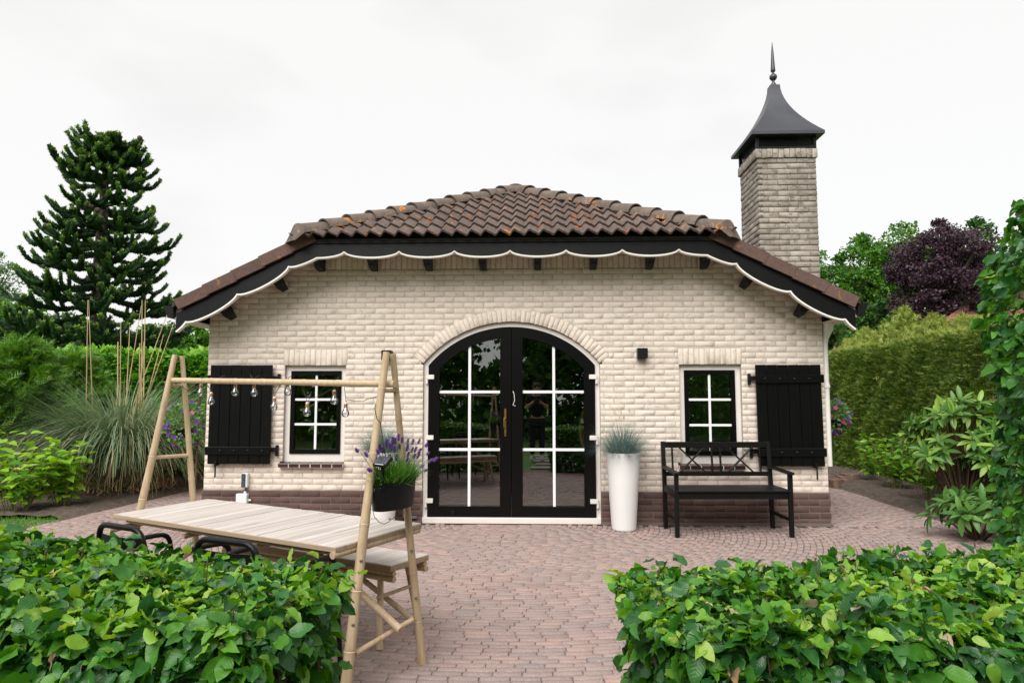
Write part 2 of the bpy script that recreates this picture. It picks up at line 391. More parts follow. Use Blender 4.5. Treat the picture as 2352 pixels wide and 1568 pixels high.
m_lavflower = leaf_mat('lavender_flower', [G(106, 62, 140), G(128, 80, 160), G(86, 48, 118)], .6, .2)
m_petp = leaf_mat('purple_petal', [G(104, 32, 150), G(126, 52, 172), G(78, 22, 120)], .5, .3)
m_petk = leaf_mat('pink_petal', [G(204, 56, 140), G(222, 92, 160), G(186, 40, 120)], .5, .3)
m_petleaf = leaf_mat('petunia_leaf', [G(90, 136, 70), G(120, 160, 96), G(70, 112, 56)], .5, .3)
m_green = leaf_mat('deciduous_leaf', [G(48, 100, 30), G(72, 128, 36), G(98, 150, 44), G(38, 80, 28), G(120, 168, 52)], .5, .35)
m_green_d = leaf_mat('deep_green_leaf', [G(40, 80, 32), G(54, 98, 38), G(70, 114, 44), G(34, 66, 30)], .5, .3)
m_willow = leaf_mat('grey_green_leaf', [G(128, 152, 122), G(150, 172, 142), G(106, 134, 98)], .55, .35)
m_purple = leaf_mat('purple_leaf', [G(58, 40, 54), G(74, 52, 66), G(44, 30, 42), G(86, 58, 68), G(62, 46, 62)], .42, .15)
m_arauc = leaf_mat('monkey_puzzle_scale', [G(36, 66, 36), G(48, 82, 40), G(28, 52, 32), G(60, 94, 44)], .5, .1)
m_arauc_tip = leaf_mat('monkey_puzzle_tip', [G(112, 148, 56), G(138, 172, 66), G(96, 132, 50)], .5, .2)
m_grass = leaf_mat('lawn_grass', [G(84, 138, 46), G(104, 158, 58), G(70, 120, 40)], .55, .3)

def glass_mat(name, refl, tint=(.9, .92, .91, 1), rough=0.):
    t = NT(name); lw = t.n('ShaderNodeLayerWeight', Blend=.35).outputs['Fresnel']
    fac = t.n('ShaderNodeMapRange', i0=lw, i1=0., i2=1., i3=refl, i4=1.).outputs[0]
    a = t.n('ShaderNodeBsdfTransparent', Color=tint); b = t.n('ShaderNodeBsdfGlossy', Color=(.95, .97, .97, 1), Roughness=rough)
    ms = t.n('ShaderNodeMixShader', i0=fac, i1=a.outputs[0], i2=b.outputs[0]); t.t.links.new(ms.outputs[0], t.out.inputs[0]); return t.m
m_glass = glass_mat('window_glass', .18, (.80, .82, .80, 1))
m_bulb = glass_mat('bulb_glass', .12, (.93, .94, .94, 1))

# ================================================================== ground, patio, beds
W = 7.5                                                 # y of the front wall
CX = -.266                                              # middle of the house and of the paving circles
def sheet(name, x0, x1, y0, y1, z, mat):
    me = bpy.data.meshes.new(name); me.from_pydata([(x0, y0, z), (x1, y0, z), (x1, y1, z), (x0, y1, z)], [], [(0, 1, 2, 3)]); me.materials.append(mat)
    return struct(newobj(name, me))
m_lawn = plain('lawn', S(92, 132, 52), S(72, 110, 42), 3, .9, .8, 60, 0, bd=.03)
sheet('ground', -300, 300, -300, 400, -.05, m_lawn)

def paver_template(k):
    r = random.Random(k); l, w, h, c = .0712, .0245, .03, .0035
    j = lambda: r.uniform(-.0016, .0016)
    lo = [(-w, -l), (w, -l), (w, l), (-w, l)]; lo = [(x+j(), y+j()) for x, y in lo]
    v = [(x, y, -h) for x, y in lo] + [(x, y, -c) for x, y in lo] + [(x-math.copysign(c, x), y-math.copysign(c, y), j()*.5) for x, y in lo]
    q = [(8, 9, 10, 11)] + [(i, (i+1) % 4, 4+(i+1) % 4, 4+i) for i in range(4)] + [(4+i, 4+(i+1) % 4, 8+(i+1) % 4, 8+i) for i in range(4)]
    t = [f for a, b, c_, d in q for f in ((a, b, c_), (a, c_, d))]
    return np.array(v), np.array(t), None
PT = [paver_template(k) for k in range(5)]
def rmax(a, y): return (5.0 if a < 0 else 4.68 + .05*max(0., y-7.2)) + .55*max(0., math.cos(a))
P, A = [], []
for k in range(1, 104):
    r = .47 + k*.0535
    n = int(math.pi*r/.147); o = random.random()
    for i in range(n):
        a = -math.pi/2 + (i+o % 1)*math.pi/n
        x, y = CX + r*math.sin(a), W - r*math.cos(a)
        if y > W-.05 or r > rmax(a, y): continue
        P.append((x, y)); A.append((math.cos(a), math.sin(a)))
    for sgn in (-1, 1):
        if r < 3.42: continue
        for i in range(47):
            y = W - .02 + (i+o % 1)*.147
            if r > rmax(sgn*math.pi/2, y) - (.0 if sgn > 0 else .06*(y-W)): continue
            P.append((CX+sgn*r, y)); A.append((0, 1))
for k in range(9):
    y = W - .06 - k*.0535; hw = math.sqrt(max(0, .5**2-(W-y)**2))
    x = CX - hw + random.random()*.1
    while x < CX+hw: P.append((x, y)); A.append((1, 0)); x += .147
P = np.array(P); A = np.array(A); n = len(P)
P3 = np.c_[P + rng.normal(0, .0012, P.shape), rng.normal(-.002, .0016, n)]
A3 = np.c_[A, rng.normal(0, .008, n)]; A3[:, :2] += rng.normal(0, .008, (n, 2))
N3 = np.c_[rng.normal(0, .012, (n, 2)), np.ones(n)]
Ms = frames(P3, A3, N3, rng.normal(1, .006, n))
base = bpy.data.meshes.new('paved_patio')
ring = [(CX+5.75*math.sin(a), W-5.75*math.cos(a)) for a in np.linspace(-1.75, 1.75, 60)] + [(5.2, 14.6), (-5.2, 14.6)]
base.from_pydata([(x, y, -.013) for x, y in ring], [], [tuple(range(len(ring)))]); base.materials.append(m_joint)
patio = struct(newobj('paved_patio', base))
uvz = np.array([proj(p) for p in P3])
vis = (uvz[:, 0] > 760) & (uvz[:, 0] < 1500) & (uvz[:, 1] < 1575)
leaves(patio, 'paver', PT, Ms, [(m_paver, 1.)], uvz[:, 2] + 50*(~vis), 300, False, 'paver_field')

def soil(name, edge, xo, y0, y1, sgn, z1):
    ny, nx = int((y1-y0)/.05), 56
    ys = np.linspace(y0, y1, ny); V = []
    for y in ys:
        e = edge(y); xs = e + sgn*np.linspace(0, 1, nx)**1.0*abs(xo-e)
        d = np.abs(xs-e)
        z = -.018 + np.minimum(d*.35, .05)*z1 + (np.sin(xs*9+y*3)*np.sin(y*7-xs*4)*.012 + rng.normal(0, .009, nx))*np.minimum(1, d*8)
        V += list(zip(xs, np.full(nx, y), z))
    F_ = [(i*nx+j, i*nx+j+1, (i+1)*nx+j+1, (i+1)*nx+j) for i in range(ny-1) for j in range(nx-1)]
    me = bpy.data.meshes.new(name); me.from_pydata(V, [], F_); me.materials.append(m_soil)
    me.polygons.foreach_set('use_smooth', [True]*len(F_)); me.update()
    return struct(newobj(name, me))
soil('soil_bed', lambda y: CX + 4.71 + .05*max(0, y-7.2) - .35*max(0., 7.2-y)**1.5*.35, 7.2, 5.6, 14.5, 1, 1.)
soil('soil_bed', lambda y: CX - 5.03 + .06*(y-W), -9.5, 7.62, 14.5, -1, 1.)
# lawn wedge by the left bed
gp = np.c_[rng.uniform(-7.4, -4.9, 16000), rng.uniform(5.6, 7.68, 16000)]
gp = gp[np.hypot(gp[:, 0]-CX, gp[:, 1]-W) > 5.02 + .5*np.maximum(0, (W-gp[:, 1])/5.)]
blade = (np.array([(-.06, 0, 0), (.06, 0, 0), (.03, .6, .05), (-.03, .6, .05), (0, 1, .18)]), np.array([(0, 1, 2), (0, 2, 3), (3, 2, 4)]), None)
n = len(gp); ax = np.c_[rng.normal(0, .35, (n, 2)), np.ones(n)]
g = scatter('lawn_grass', blade, frames(np.c_[gp, np.full(n, -.055)], ax, np.c_[rng.normal(0, 1, (n, 2)), np.zeros(n)+.01], rng.uniform(.06, .11, n)), m_grass)
tag(g, 'short lawn grass beside the soil bed', 'grass', kind='stuff')

# ================================================================== house
house = thing('garden_house', 'low cream brick garden house with half hipped pantile roof and arched doors', 'house', (CX, W, 0))
WL, WR, ZP, ZK, XKL, XKR = -3.655, 3.12, .345, 2.935, -2.455, 1.915
SL = .547
def xlim(z): return (WL + max(0, z-2.28)/SL, WR - max(0, z-2.28)/SL)
AR, AZ, AH, ZS = 1.257, .933, .972, 1.73                # arch radius, centre height, half width, springing
A0 = math.atan2(ZS-AZ, AH); RING = .135
WIN = [(-2.785, -2.10, .65, 1.711, -2.80, -2.085), (1.565, 2.235, .642, 1.713, 1.555, 2.245)]
def openings(z0, z1, mortar=False):
    zm = (z0+z1)/2; out = []
    for x0, x1, a, b, l0, l1 in WIN:
        if a-.058 < zm < a: out.append((x0-.03, x1+.0))
        if a <= zm < b: out.append((x0, x1))
        if not mortar and z1 > b+.012 and z0 < b+.165: out.append((l0, l1))
    if zm < ZS: out.append((CX-AH, CX+AH))
    else:
        ro = AR+(.03 if mortar else RING); zm = z0+(z1-z0)*(.5 if mortar else .7); h = ro*ro-(zm-AZ)**2
        if h > 0:
            hw = math.sqrt(h)
            if zm < AZ+ro*math.sin(A0): hw = min(hw, AH+(zm-ZS)/math.tan(A0))
            out.append((CX-hw-.002, CX+hw+.002))
    if zm > 2.785: out.append((XKL+.03, XKR-.03))
    return out
def spans(z0, z1, lim, mortar=False):
    segs = [lim]
    for a, b in openings(z0, z1, mortar):
        nx = []
        for s, e in segs:
            if b <= s or a >= e: nx.append((s, e)); continue
            if a > s: nx.append((s, a))
            if b < e: nx.append((b, e))
        segs = nx
    return [q for q in segs if q[1]-q[0] > .012]
def brick_tmpl(l, h, d, seed, c=.0016):                  # front face at y=0, body behind
    r = random.Random(seed); j = lambda: r.uniform(-.0018, .0018)
    o = [(-l/2+j(), -h/2+j()), (l/2+j(), -h/2+j()), (l/2+j(), h/2+j()), (-l/2+j(), h/2+j())]
    v = [(x, d, z) for x, z in o] + [(x, c, z) for x, z in o] + [(x-math.copysign(c, x), j()*.8, z-math.copysign(c, z)) for x, z in o]
    q = [(8, 9, 10, 11)] + [(i, (i+1) % 4, 4+(i+1) % 4, 4+i) for i in range(4)] + [(4+i, 4+(i+1) % 4, 8+(i+1) % 4, 8+i) for i in range(4)]
    return np.array(v), np.array([f for a, b, c_, e in q for f in ((a, b, c_), (a, c_, e))]), None
def lay(parent, bricks, d, mat, name, limit=300, rest='brick_mass', facing=None):
    """bricks: (matrix 3x4 of the front-centre, length, height). Alike ones share a mesh"""
    P_ = np.array([b[0][:, 3] for b in bricks]); uv = np.array([proj(p) for p in P_])
    score = uv[:, 2] - 6*np.array([b[1] for b in bricks]) + 30*((uv[:, 0] < 0) | (uv[:, 0] > 2352))
    order = np.argsort(score); cache = {}; V, T, k = [], [], 0
    for rank, i in enumerate(order):
        M, l, h = bricks[i]; key = (round(l, 3), round(h, 3), random.randrange(5))
        if key not in cache: cache[key] = [brick_tmpl(l, h, d, hash(key) & 0xffff), None]
        t = cache[key]
        if rank < limit:
            if t[1] is None: t[1] = big_mesh(name, t[0][0], t[0][1], mat)
            newobj(name, t[1], parent, mat4(M))
        else:
            V.append(t[0][0] @ M[:, :3].T + M[:, 3]); T.append(t[0][1]+k); k += len(t[0][0])
    if V: newobj(rest, big_mesh(rest, np.concatenate(V), np.concatenate(T), mat), parent, None, 'stuff')
def bM(x, y, z, rot=0., yaw=0.):                         # brick pose: rot in the wall plane, yaw about the vertical
    m = Matrix.Rotation(yaw, 3, 'Z') @ Matrix.Rotation(rot, 3, 'Y')
    return np.c_[np.array(m), np.array([x, y, z])]

mw = MB(); bricks = []; CH = .0625
rows = int((ZK-ZP)/CH)+1
for k in range(rows):
    z0 = ZP+k*CH; z1 = min(z0+CH, ZK)
    if z1-z0 < .01: continue
    for s, e in spans(z0, z1, xlim(z0), True): mw.box(((s+e)/2, W+.0512, (z0+z1)/2), (e-s, .1, z1-z0))
    for s, e in spans(z0, z1, xlim(z0)):
        if z1-z0 < .05: continue
        x = s - ((s-WL-.0) % .22) + (.11 if k % 2 else 0) - .22
        while x < e:
            a, b = max(x+.006, s+.001), min(x+.214, e-.001)
            if b-a > .03:
                zz = (z0+z1)/2+random.uniform(-.001, .001)
                bricks.append((bM((a+b)/2, W-.0008+random.uniform(-.0009, .0009), zz, random.gauss(0, .002)), b-a, .0532))
            x += .22
wall = mw.build('front_wall', m_mortar, house)
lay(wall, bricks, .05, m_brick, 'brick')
# frieze under the soffit, window lintels, arch ring: bricks on end
sold = []
x = XKL+.035
while x < XKR-.04: sold.append((bM(x+.026, W-.003, 2.785+.074, R(90)+random.gauss(0, .004)), .143, .0515)); x += .0620
fz = MB().box(((XKL+XKR)/2, W+.054, 2.862), (XKR-XKL-.05, .1, .146)).build('frieze', m_mortar, house)
lay(fz, sold, .05, m_brick, 'soldier_brick')
for x0, x1, a, b, l0, l1 in WIN:
    lt = MB().box(((l0+l1)/2, W+.062, b+.089), (l1-l0-.002, .11, .176)).build('window_lintel', m_mortar, house)
    n = 12; p = (l1-l0)/n; sb = []
    for i in range(n): sb.append((bM(l0+p*(i+.5), W-.003, b+.089+random.uniform(-.002, .002), R(90)+random.gauss(0, .006)), .174, p-.008))
    lay(lt, sb, .09, m_brick, 'soldier_brick')
arc = lambda r, m=40: [(CX+r*math.cos(t), AZ+r*math.sin(t)) for t in np.linspace(math.pi-A0, A0, m)]
ar = MB().strip(arc(AR+.002), arc(AR+RING), W+.006, W+.115).build('door_arch', m_mortar, house)
n = 44; sb = []
for i in range(n):
    t = math.pi-A0 + (2*A0-math.pi)*(i+.5)/n; r = AR+RING/2+random.uniform(-.003, .003)
    sb.append((bM(CX+r*math.cos(t), W-.003, AZ+r*math.sin(t), -t), RING-.004, AR*(math.pi-2*A0)/n+.0015-.007))
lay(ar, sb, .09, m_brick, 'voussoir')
# plinth
mp_ = MB(); pb = []; PH = ZP/5
for k in range(5):
    for s, e in ((WL-.012, CX-AH), (CX+AH, WR+.014)):
        mp_.box(((s+e)/2, W+.048, (k+.5)*PH), (e-s, .112, PH))
        x = s-(.11 if k % 2 else 0)
        while x < e:
            a, b = max(x+.005, s+.001), min(x+.215, e-.001)
            if b-a > .03: pb.append((bM((a+b)/2, W-.013+random.uniform(-.002, .002), (k+.5)*PH-.002, random.gauss(0, .003)), b-a, PH-.013))
            x += .22
pl = mp_.build('plinth', m_pmortar, house)
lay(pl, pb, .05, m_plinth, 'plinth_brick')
# low mortar kerb at the foot
MB().box(((WL+CX-AH)/2, W-.022, .012), (CX-AH-WL, .03, .03)).build('plinth_footing', m_pmortar, house)
MB().box(((WR+CX+AH)/2, W-.022, .012), (WR-CX-AH, .03, .03)).build('plinth_footing', m_pmortar, house)
# side and back walls, interior shell
sb_ = NT('side_brick')
bt = sb_.n('ShaderNodeTexBrick', i0=sb_.n('ShaderNodeMapping', i0=sb_.n('ShaderNodeNewGeometry').outputs['Position'], Rotation=(R(90), 0, R(90))).outputs[0], Color1=S(226, 211, 197), Color2=S(219, 203, 188), Mortar=S(200, 189, 176), Scale=1., Mortar__Size=.006, Brick__Width=.22, Row__Height=.0625)
m_side = sb_.surf(Base__Color=bt.outputs[0], Roughness=.9, Normal=sb_.bump(bt.outputs[1], -.4, .01))
for x, nm in ((WL+.05, 'side_wall'), (WR-.05, 'side_wall')):
    MB().box((x, (W+.11+14)/2, 1.14), (.1, 14-W-.11, 2.28)).build(nm, m_side, house)
MB().prism([(WL, 0), (WR, 0), (WR, 2.28), (CX, 4.1), (WL, 2.28)], 13.9, 14.0).build('back_wall', m_side, house)

# ---- eaves: soffit, scalloped bargeboards with white edge, consoles
YF = 7.10
KL, KR = (-2.33, 2.842), (1.80, 2.842)                   # board corners at the scallop bottoms
per = (KR[0]-KL[0])/7
def scallop(t): f = abs((t % 1)-.5)*2; return (1-(1-f)**2) if True else f       # 0 in the middle of a bay, 1 on the cusp
def low_line():                                         # lower edge of the board from the left eave to the right
    pts = []
    d = Vector((-1, -.535)).normalized(); nrm = Vector((-.535, 1)).normalized()
    span = 1.69; nb = 2.72
    L_ = []
    for i in range(0, 61):
        s = i/60*nb; t = s+.5
        f = abs(((t) % 1)-.5)*2; h = (1-math.sqrt(max(0, 1-f*f*.97)))*.075
        q = Vector(KL) + d*(s*span/nb) + nrm*h*1.0
        L_.append((q.x, q.y))
    mid = []
    for i in range(1, 140):
        t = i/140*7; f = abs(((t+.5) % 1)-.5)*2; h = (1-math.sqrt(max(0, 1-f*f*.97)))*.075
        mid.append((KL[0]+(KR[0]-KL[0])*i/140, KL[1]+h))
    R_ = [(2*(KL[0]+KR[0])/2 - x, z) for x, z in L_]
    return L_[::-1] + mid + R_, len(L_)
low, nl = low_line()
def up_line(q):
    x, z = q; m = (KL[0]+KR[0])/2; ax_ = abs(x-m) - (KR[0]-KL[0])/2
    return (x, 3.05 if ax_ <= 0 else 3.05-ax_*.535 - .0)
top = [up_line(q) for q in low]
# fix ends: cut square to the slope
b1 = MB().strip(low[:nl], top[:nl], YF, YF+.025).build('bargeboard', m_blackbox, house)
b2 = MB().strip(low[nl-1:-nl+1], top[nl-1:-nl+1], YF, YF+.025).build('fascia_board', m_blackbox, house)
b3 = MB().strip(low[-nl:], top[-nl:], YF, YF+.025).build('bargeboard', m_blackbox, house)
MB().box(((KL[0]+KR[0])/2, YF-.008, 3.03), (KR[0]-KL[0]+.02, .02, .085), None, .004).build('fascia_cap', m_blackbox, house)
def offs(line, d):
    o = []
    for i, (x, z) in enumerate(line):
        a, b = line[max(0, i-1)], line[min(len(line)-1, i+1)]
        t = Vector((b[0]-a[0], b[1]-a[1])).normalized(); o.append((x+t.y*d, z-t.x*d))
    return o
MB().strip(offs(low, -.001), offs(low, .015), YF-.006, YF+.05).build('scallop_edge', m_trim, house)
# soffit: horizontal middle, sloping sides and little boxed eaves; boards scored across
sof = MB()
ymid = (YF+.02+W)/2; dep = W-YF-.02
sof.box(((XKL+XKR)/2, ymid, ZK+.012), (XKR-XKL+.1, dep, .02))
for sgn in (-1, 1):
    xk = XKL if sgn < 0 else XKR; xe = WL-.2 if sgn < 0 else WR+.2
    a = (xk+sgn*-.02, ZK+.012); b = (xe, ZK+.012-abs(xe-xk)*SL)
    sof.prism([a, b, (b[0], b[1]+.02), (a[0], a[1]+.02)], YF+.026, W+.001)
sf = sof.build('soffit', m_soffit, house)
for sgn in (-1, 1):
    xw = WL if sgn < 0 else WR; xe = xw+sgn*.2
    for i in range(3):
        a, b = xw+sgn*(.2*i/3+.002), xw+sgn*(.2*(i+1)/3-.002)
        MB().box(((a+b)/2, (YF+.06+13.9)/2, 2.165), (abs(b-a), 13.9-YF-.06, .014)).build('eave_soffit_board', m_soffit, house)
    MB().prism([(xw, 2.172), (xe, 2.172), (xe, 2.15+.0), (xe+sgn*-.0, 2.30), (xw, 2.30)], YF+.05, YF+.062).build('eave_end_board', m_soffit, house)
    # gutter: ogee trough running back along the eave
    prof = [(xe+sgn*.0, 2.19), (xe+sgn*.06, 2.20), (xe+sgn*.075, 2.25), (xe+sgn*.10, 2.29), (xe+sgn*.105, 2.325), (xe+sgn*.0, 2.325)]
    gt = MB().prism(prof, YF-.01, 13.9).build('gutter', m_ironblk, house)
    MB().tube([(xe+sgn*.103, YF-.014, 2.325), (xe+sgn*.103, 13.9, 2.325)], .009, 6).build('gutter_bead', m_ironblk, gt)
# consoles
def console(c, slope, left):
    prof = [(0, 0), (.30, 0), (.30, -.055), (.275, -.068), (.262, -.062), (.235, -.095), (.205, -.115), (.19, -.108), (.165, -.14), (.12, -.162), (.05, -.17), (0, -.175)]
    vs = []; w = .036
    for s in (-w, w):
        for y, z in prof: vs.append(Vector((s, -y, z)))
    n = len(prof); m = MB()
    rot = Matrix.Rotation(slope, 3, 'Y')
    m.add([rot @ p + Vector(c) for p in vs], [tuple(range(n)), tuple(range(2*n-1, n-1, -1))] + [(i, (i+1) % n, n+(i+1) % n, n+i) for i in range(n)])
    m.build('console', m_black, house)
for u in (742, 865, 989, 1112, 1235, 1360, 1487, 1611):
    q = pY(u+(8 if u > 1230 else -8)*abs(u-1230)/490, 600, W); console((min(max(q.x*.992, XKL+.06), XKR-.06), W-.001, ZK+.002), 0, 0)
for u, sgn in ((640, -1), (524, -1), (1720, 1), (1842, 1)):
    q = pY(u, 650, W); xk = XKL if sgn < 0 else XKR
    console((q.x, W-.001, ZK+.012-abs(q.x-xk)*SL-.008), sgn*math.atan(SL), 0)
# downpipe
dp = MB().tube([(WR+.075, W+.03, 2.16), (WR+.07, W+.032, 2.10), (WR+.045, W+.045, 2.0), (WR+.04, W+.05, 1.94), (WR+.04, W+.05, .62)], [.062, .056, .036, .031, .031], 12).build('downpipe', m_trim, house, True)
MB().tube([(WR+.04, W+.05, 1.46), (WR+.04, W+.05, 1.50)], .038, 12).build('pipe_clip', m_trim, dp)

# ---- roof
roof = MB(); RS = .522
zr = 4.17; yA = 9.16; y0 = 7.04; zh = 3.06
xl, xr = -2.52, 2.0
hs = (zr-zh)/(yA-y0)
for sgn in (-1, 1):
    xk = xl if sgn < 0 else xr; xe = -3.86 if sgn < 0 else 3.34; ze = zh-abs(xe-xk)*RS
    tk = .05
    v = [(xe, YF-.03, ze), (xk, YF-.03, zh), (CX, yA, zr), (CX, 14.1, zr), (xe, 14.1, ze)]
    v2 = [(a, b, c-tk) for a, b, c in v]
    roof.add(v+v2, [(0, 1, 2, 3, 4), (9, 8, 7, 6, 5)] + [(i, (i+1) % 5, 5+(i+1) % 5, 5+i) for i in range(5)])
hip = [(xl, y0+.03, zh-.03), (xr, y0+.03, zh-.03), (CX, yA, zr-.03)]
roof.add(hip+[(a, b+.03, c-.04) for a, b, c in hip], [(0, 1, 2), (5, 4, 3), (0, 1, 4, 3), (1, 2, 5, 4), (2, 0, 3, 5)])
m_felt = plain('roof_underlay', S(40, 36, 34), S(60, 52, 48), 8, .9, .3, 60, 0)
roof = roof.build('roof', m_felt, house)
# pantiles of the half hip: each tile two waves wide, clipped along the hips
TW, TL = .302, .335; sl_len = math.hypot(zr-zh, yA-y0); ang = math.atan2(zr-zh, yA-y0)
def tile_verts(nx=16):
    V = []; F_ = []
    for j, (s, lift) in enumerate(((-.03, .022), (.10, .014), (TL+.06, -.012))):
        for i in range(nx+1):
            x = (i/nx-.5)*(TW+.012); ph = (i/nx)*2*math.tau
            w = math.sin(ph-1.2); w = .026*(w if w > 0 else w*.75) + .008*math.sin(2*ph-2.2)
            V.append((x, s, w+lift))
    n = nx+1
    for j in range(2): F_ += [(j*n+i, j*n+i+1, (j+1)*n+i+1, (j+1)*n+i) for i in range(nx)]
    k = len(V)
    for i in range(n): V.append((V[i][0], V[i][1]+.006, V[i][2]-.024))
    F_ += [(i, k+i, k+i+1, i+1) for i in range(nx)]
    return V, F_
TV, TF = tile_verts()
tile_me = MB().add(TV, TF).mesh('roof_tile', m_tile, 'all')
for p in tile_me.polygons: p.use_smooth = True
tile_me.set_sharp_from_angle(angle=R(50))
Rt = Matrix.Rotation(ang, 4, 'X')
nrow = int(sl_len/TL)+1
for rw in range(nrow):
    s = rw*TL; fr = s/sl_len
    xa, xb = xl+(CX-xl)*fr, xr+(CX-xr)*fr
    x = CX - 9*TW
    while x < xb+TW:
        cx = x+TW/2
        if cx+TW/2 > xa+.02 and cx-TW/2 < xb-.02:
            Mt = Matrix.Translation((cx, y0-.045+s*math.cos(ang), zh+.005+s*math.sin(ang))) @ Rt @ Matrix.Rotation(random.gauss(0, .006), 4, 'Z')
            xb2, xa2 = xr+(CX-xr)*(s+TL)/sl_len, xl+(CX-xl)*(s+TL)/sl_len
            if cx-TW/2 < xa2-.0 or cx+TW/2 > xb2:        # meets a hip: cut it there
                bm = bmesh.new(); bm.from_mesh(tile_me); bm.transform(Mt)
                for (hx, sg) in ((xl, -1), (xr, 1)):
                    e1 = Vector((CX-hx, yA-y0, zr-zh)); no = e1.cross(Vector((0, 0, 1))) * (1 if sg > 0 else -1)
                    bmesh.ops.bisect_plane(bm, geom=bm.verts[:]+bm.edges[:]+bm.faces[:], plane_co=(hx-sg*.02, y0, zh), plane_no=no, clear_outer=True)
                if len(bm.faces):
                    me = bpy.data.meshes.new('roof_tile'); bm.to_mesh(me); me.materials.append(m_tile); newobj('roof_tile', me, roof)
                bm.free()
            else: newobj('roof_tile', tile_me, roof, Mt)
        x += TW
# hip caps
def cap_mesh(end):
    n = 12; V = []; F_ = []
    for s, r in ((0, .146), (.035, .138), (.27, .118)):
        for i in range(n+1):
            t = math.pi*i/n; V.append((r*math.cos(t)*1.05, s, r*math.sin(t)*.86-.015))
    for j in range(2): F_ += [(j*(n+1)+i, j*(n+1)+i+1, (j+1)*(n+1)+i+1, (j+1)*(n+1)+i) for i in range(n)]
    k = len(V)
    for i in range(n+1): x, y, z = V[i]; V.append((x*.86, y+.004, z*.86-.004))
    F_ += [(i, i+1, k+i+1, k+i) for i in range(n)]
    if end:
        k = len(V); V += [(x*1.0, -.13, -.075) if False else (x*.9, -.10, -.08+z*.12) for x, y, z in V[:n+1]]
        F_ += [(k+i, k+i+1, i+1, i) for i in range(n)]
    return MB().add(V, F_).mesh('hip_tile', m_hip, True)
cap0, cap1 = cap_mesh(False), cap_mesh(True)
for hx, sg in ((xl, -1), (xr, 1)):
    a = Vector((hx, y0+.02, zh+.03)); b = Vector((CX, yA+.03, zr+.03)); d = (b-a); n = 11; st = d.length/n; y = d.normalized()
    x = y.cross(Vector((0, 0, 1))).normalized(); z = x.cross(y)
    M0 = Matrix((x, y, z)).transposed().to_4x4()
    for i in range(n):
        s = 1+random.gauss(0, .02)
        Mc = Matrix.Translation(a+d*(i/n)) @ M0 @ Matrix.Rotation(random.gauss(0, .03), 4, 'Y') @ Matrix.Rotation(-.045, 4, 'X') @ Matrix.Diagonal((s, st/.235, s, 1))
        newobj('hip_tile', cap1 if i == 0 else cap0, roof, Mc)
d = Vector((0, 1, 0))
for i in range(18): newobj('ridge_tile', cap0, roof, Matrix.Translation((CX, yA+.02+i*.27, zr+.02)))
# verge tiles down the sloping edges
for sgn in (-1, 1):
    a = Vector((xl+.03, zh+.0)) if sgn < 0 else Vector((xr-.03, zh+.0)); e = Vector((-3.815, 2.385)) if sgn < 0 else Vector((3.305, 2.375))
    d = e-a; n = 5; st = d.length/(n-.55)
    u = d.normalized(); nr = Vector((-u.y, u.x)) if u.x > 0 else Vector((u.y, -u.x))
    for i in range(n):
        s0 = -.12 if i == 0 else (i-.55)*st; s1 = (i+.45)*st+.02
        lift = .012
        p0, p1 = a+u*s0, a+u*s1
        o0, o1 = nr*(.004), nr*(.004+lift)
        poly = [(p0+o0)[:], (p1+o1)[:], (p1+o1-nr*.118)[:], (p0+o0-nr*.118)[:]]
        m = MB().prism(poly, YF-.042-(.006*(i % 2)), YF-.012)
        tp = [(p0+o0)[:], (p1+o1)[:], (p1+o1-nr*.022)[:], (p0+o0-nr*.022)[:]]
        m.prism(tp, YF-.012, YF+.22)
        m.build('verge_tile', m_verge, roof)

# ---- chimney
YC, XC0, XC1 = 7.60, 2.513, 3.163; CW = XC1-XC0; ZT = pY(1873, 362, YC).z; ZB = 2.25
chim = MB().box(((XC0+XC1)/2, YC+CW/2, (ZB+ZT)/2), (CW-.010, CW-.010, ZT-ZB)).build('chimney', m_cmortar, house)
cb = []; rows = int((ZT-ZB)/CH)
for k in range(rows):
    z = ZT-(k+.5)*CH
    for face in (0, 1):
        x = -(.11 if (k+face) % 2 else 0)
        while x < CW:
            a, b = max(x+.004, 0.), min(x+.216, CW-.0)
            if b-a > .03:
                c = (a+b)/2; jj = random.uniform(-.004, .003)
                M_ = bM(XC0+c, YC+jj, z, random.gauss(0, .004)) if face == 0 else bM(XC0+jj, YC+CW-c, z, random.gauss(0, .004), R(-90))
                cb.append((M_, b-a, .052))
            x += .22
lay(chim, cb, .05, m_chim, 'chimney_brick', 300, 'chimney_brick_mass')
ZC = pY(1873, 342, YC).z
cc = MB().box(((XC0+XC1)/2, YC+CW/2, (ZT+ZC)/2), (CW+.024, CW+.024, ZC-ZT)).build('chimney_crown', m_cmortar, house)
n = 11; sb = []
for i in range(n):
    p = (CW+.04)/n
    sb.append((bM(XC0-.02+p*(i+.5), YC-.02+random.uniform(-.003, .003), (ZT+ZC)/2+random.uniform(-.003, .003), R(90)), ZC-ZT, p-.007))
    sb.append((bM(XC0-.02, YC-.02+p*(i+.5), (ZT+ZC)/2+random.uniform(-.003, .003), R(90), R(-90)), ZC-ZT, p-.007))
lay(cc, sb, .05, m_chim, 'soldier_brick')
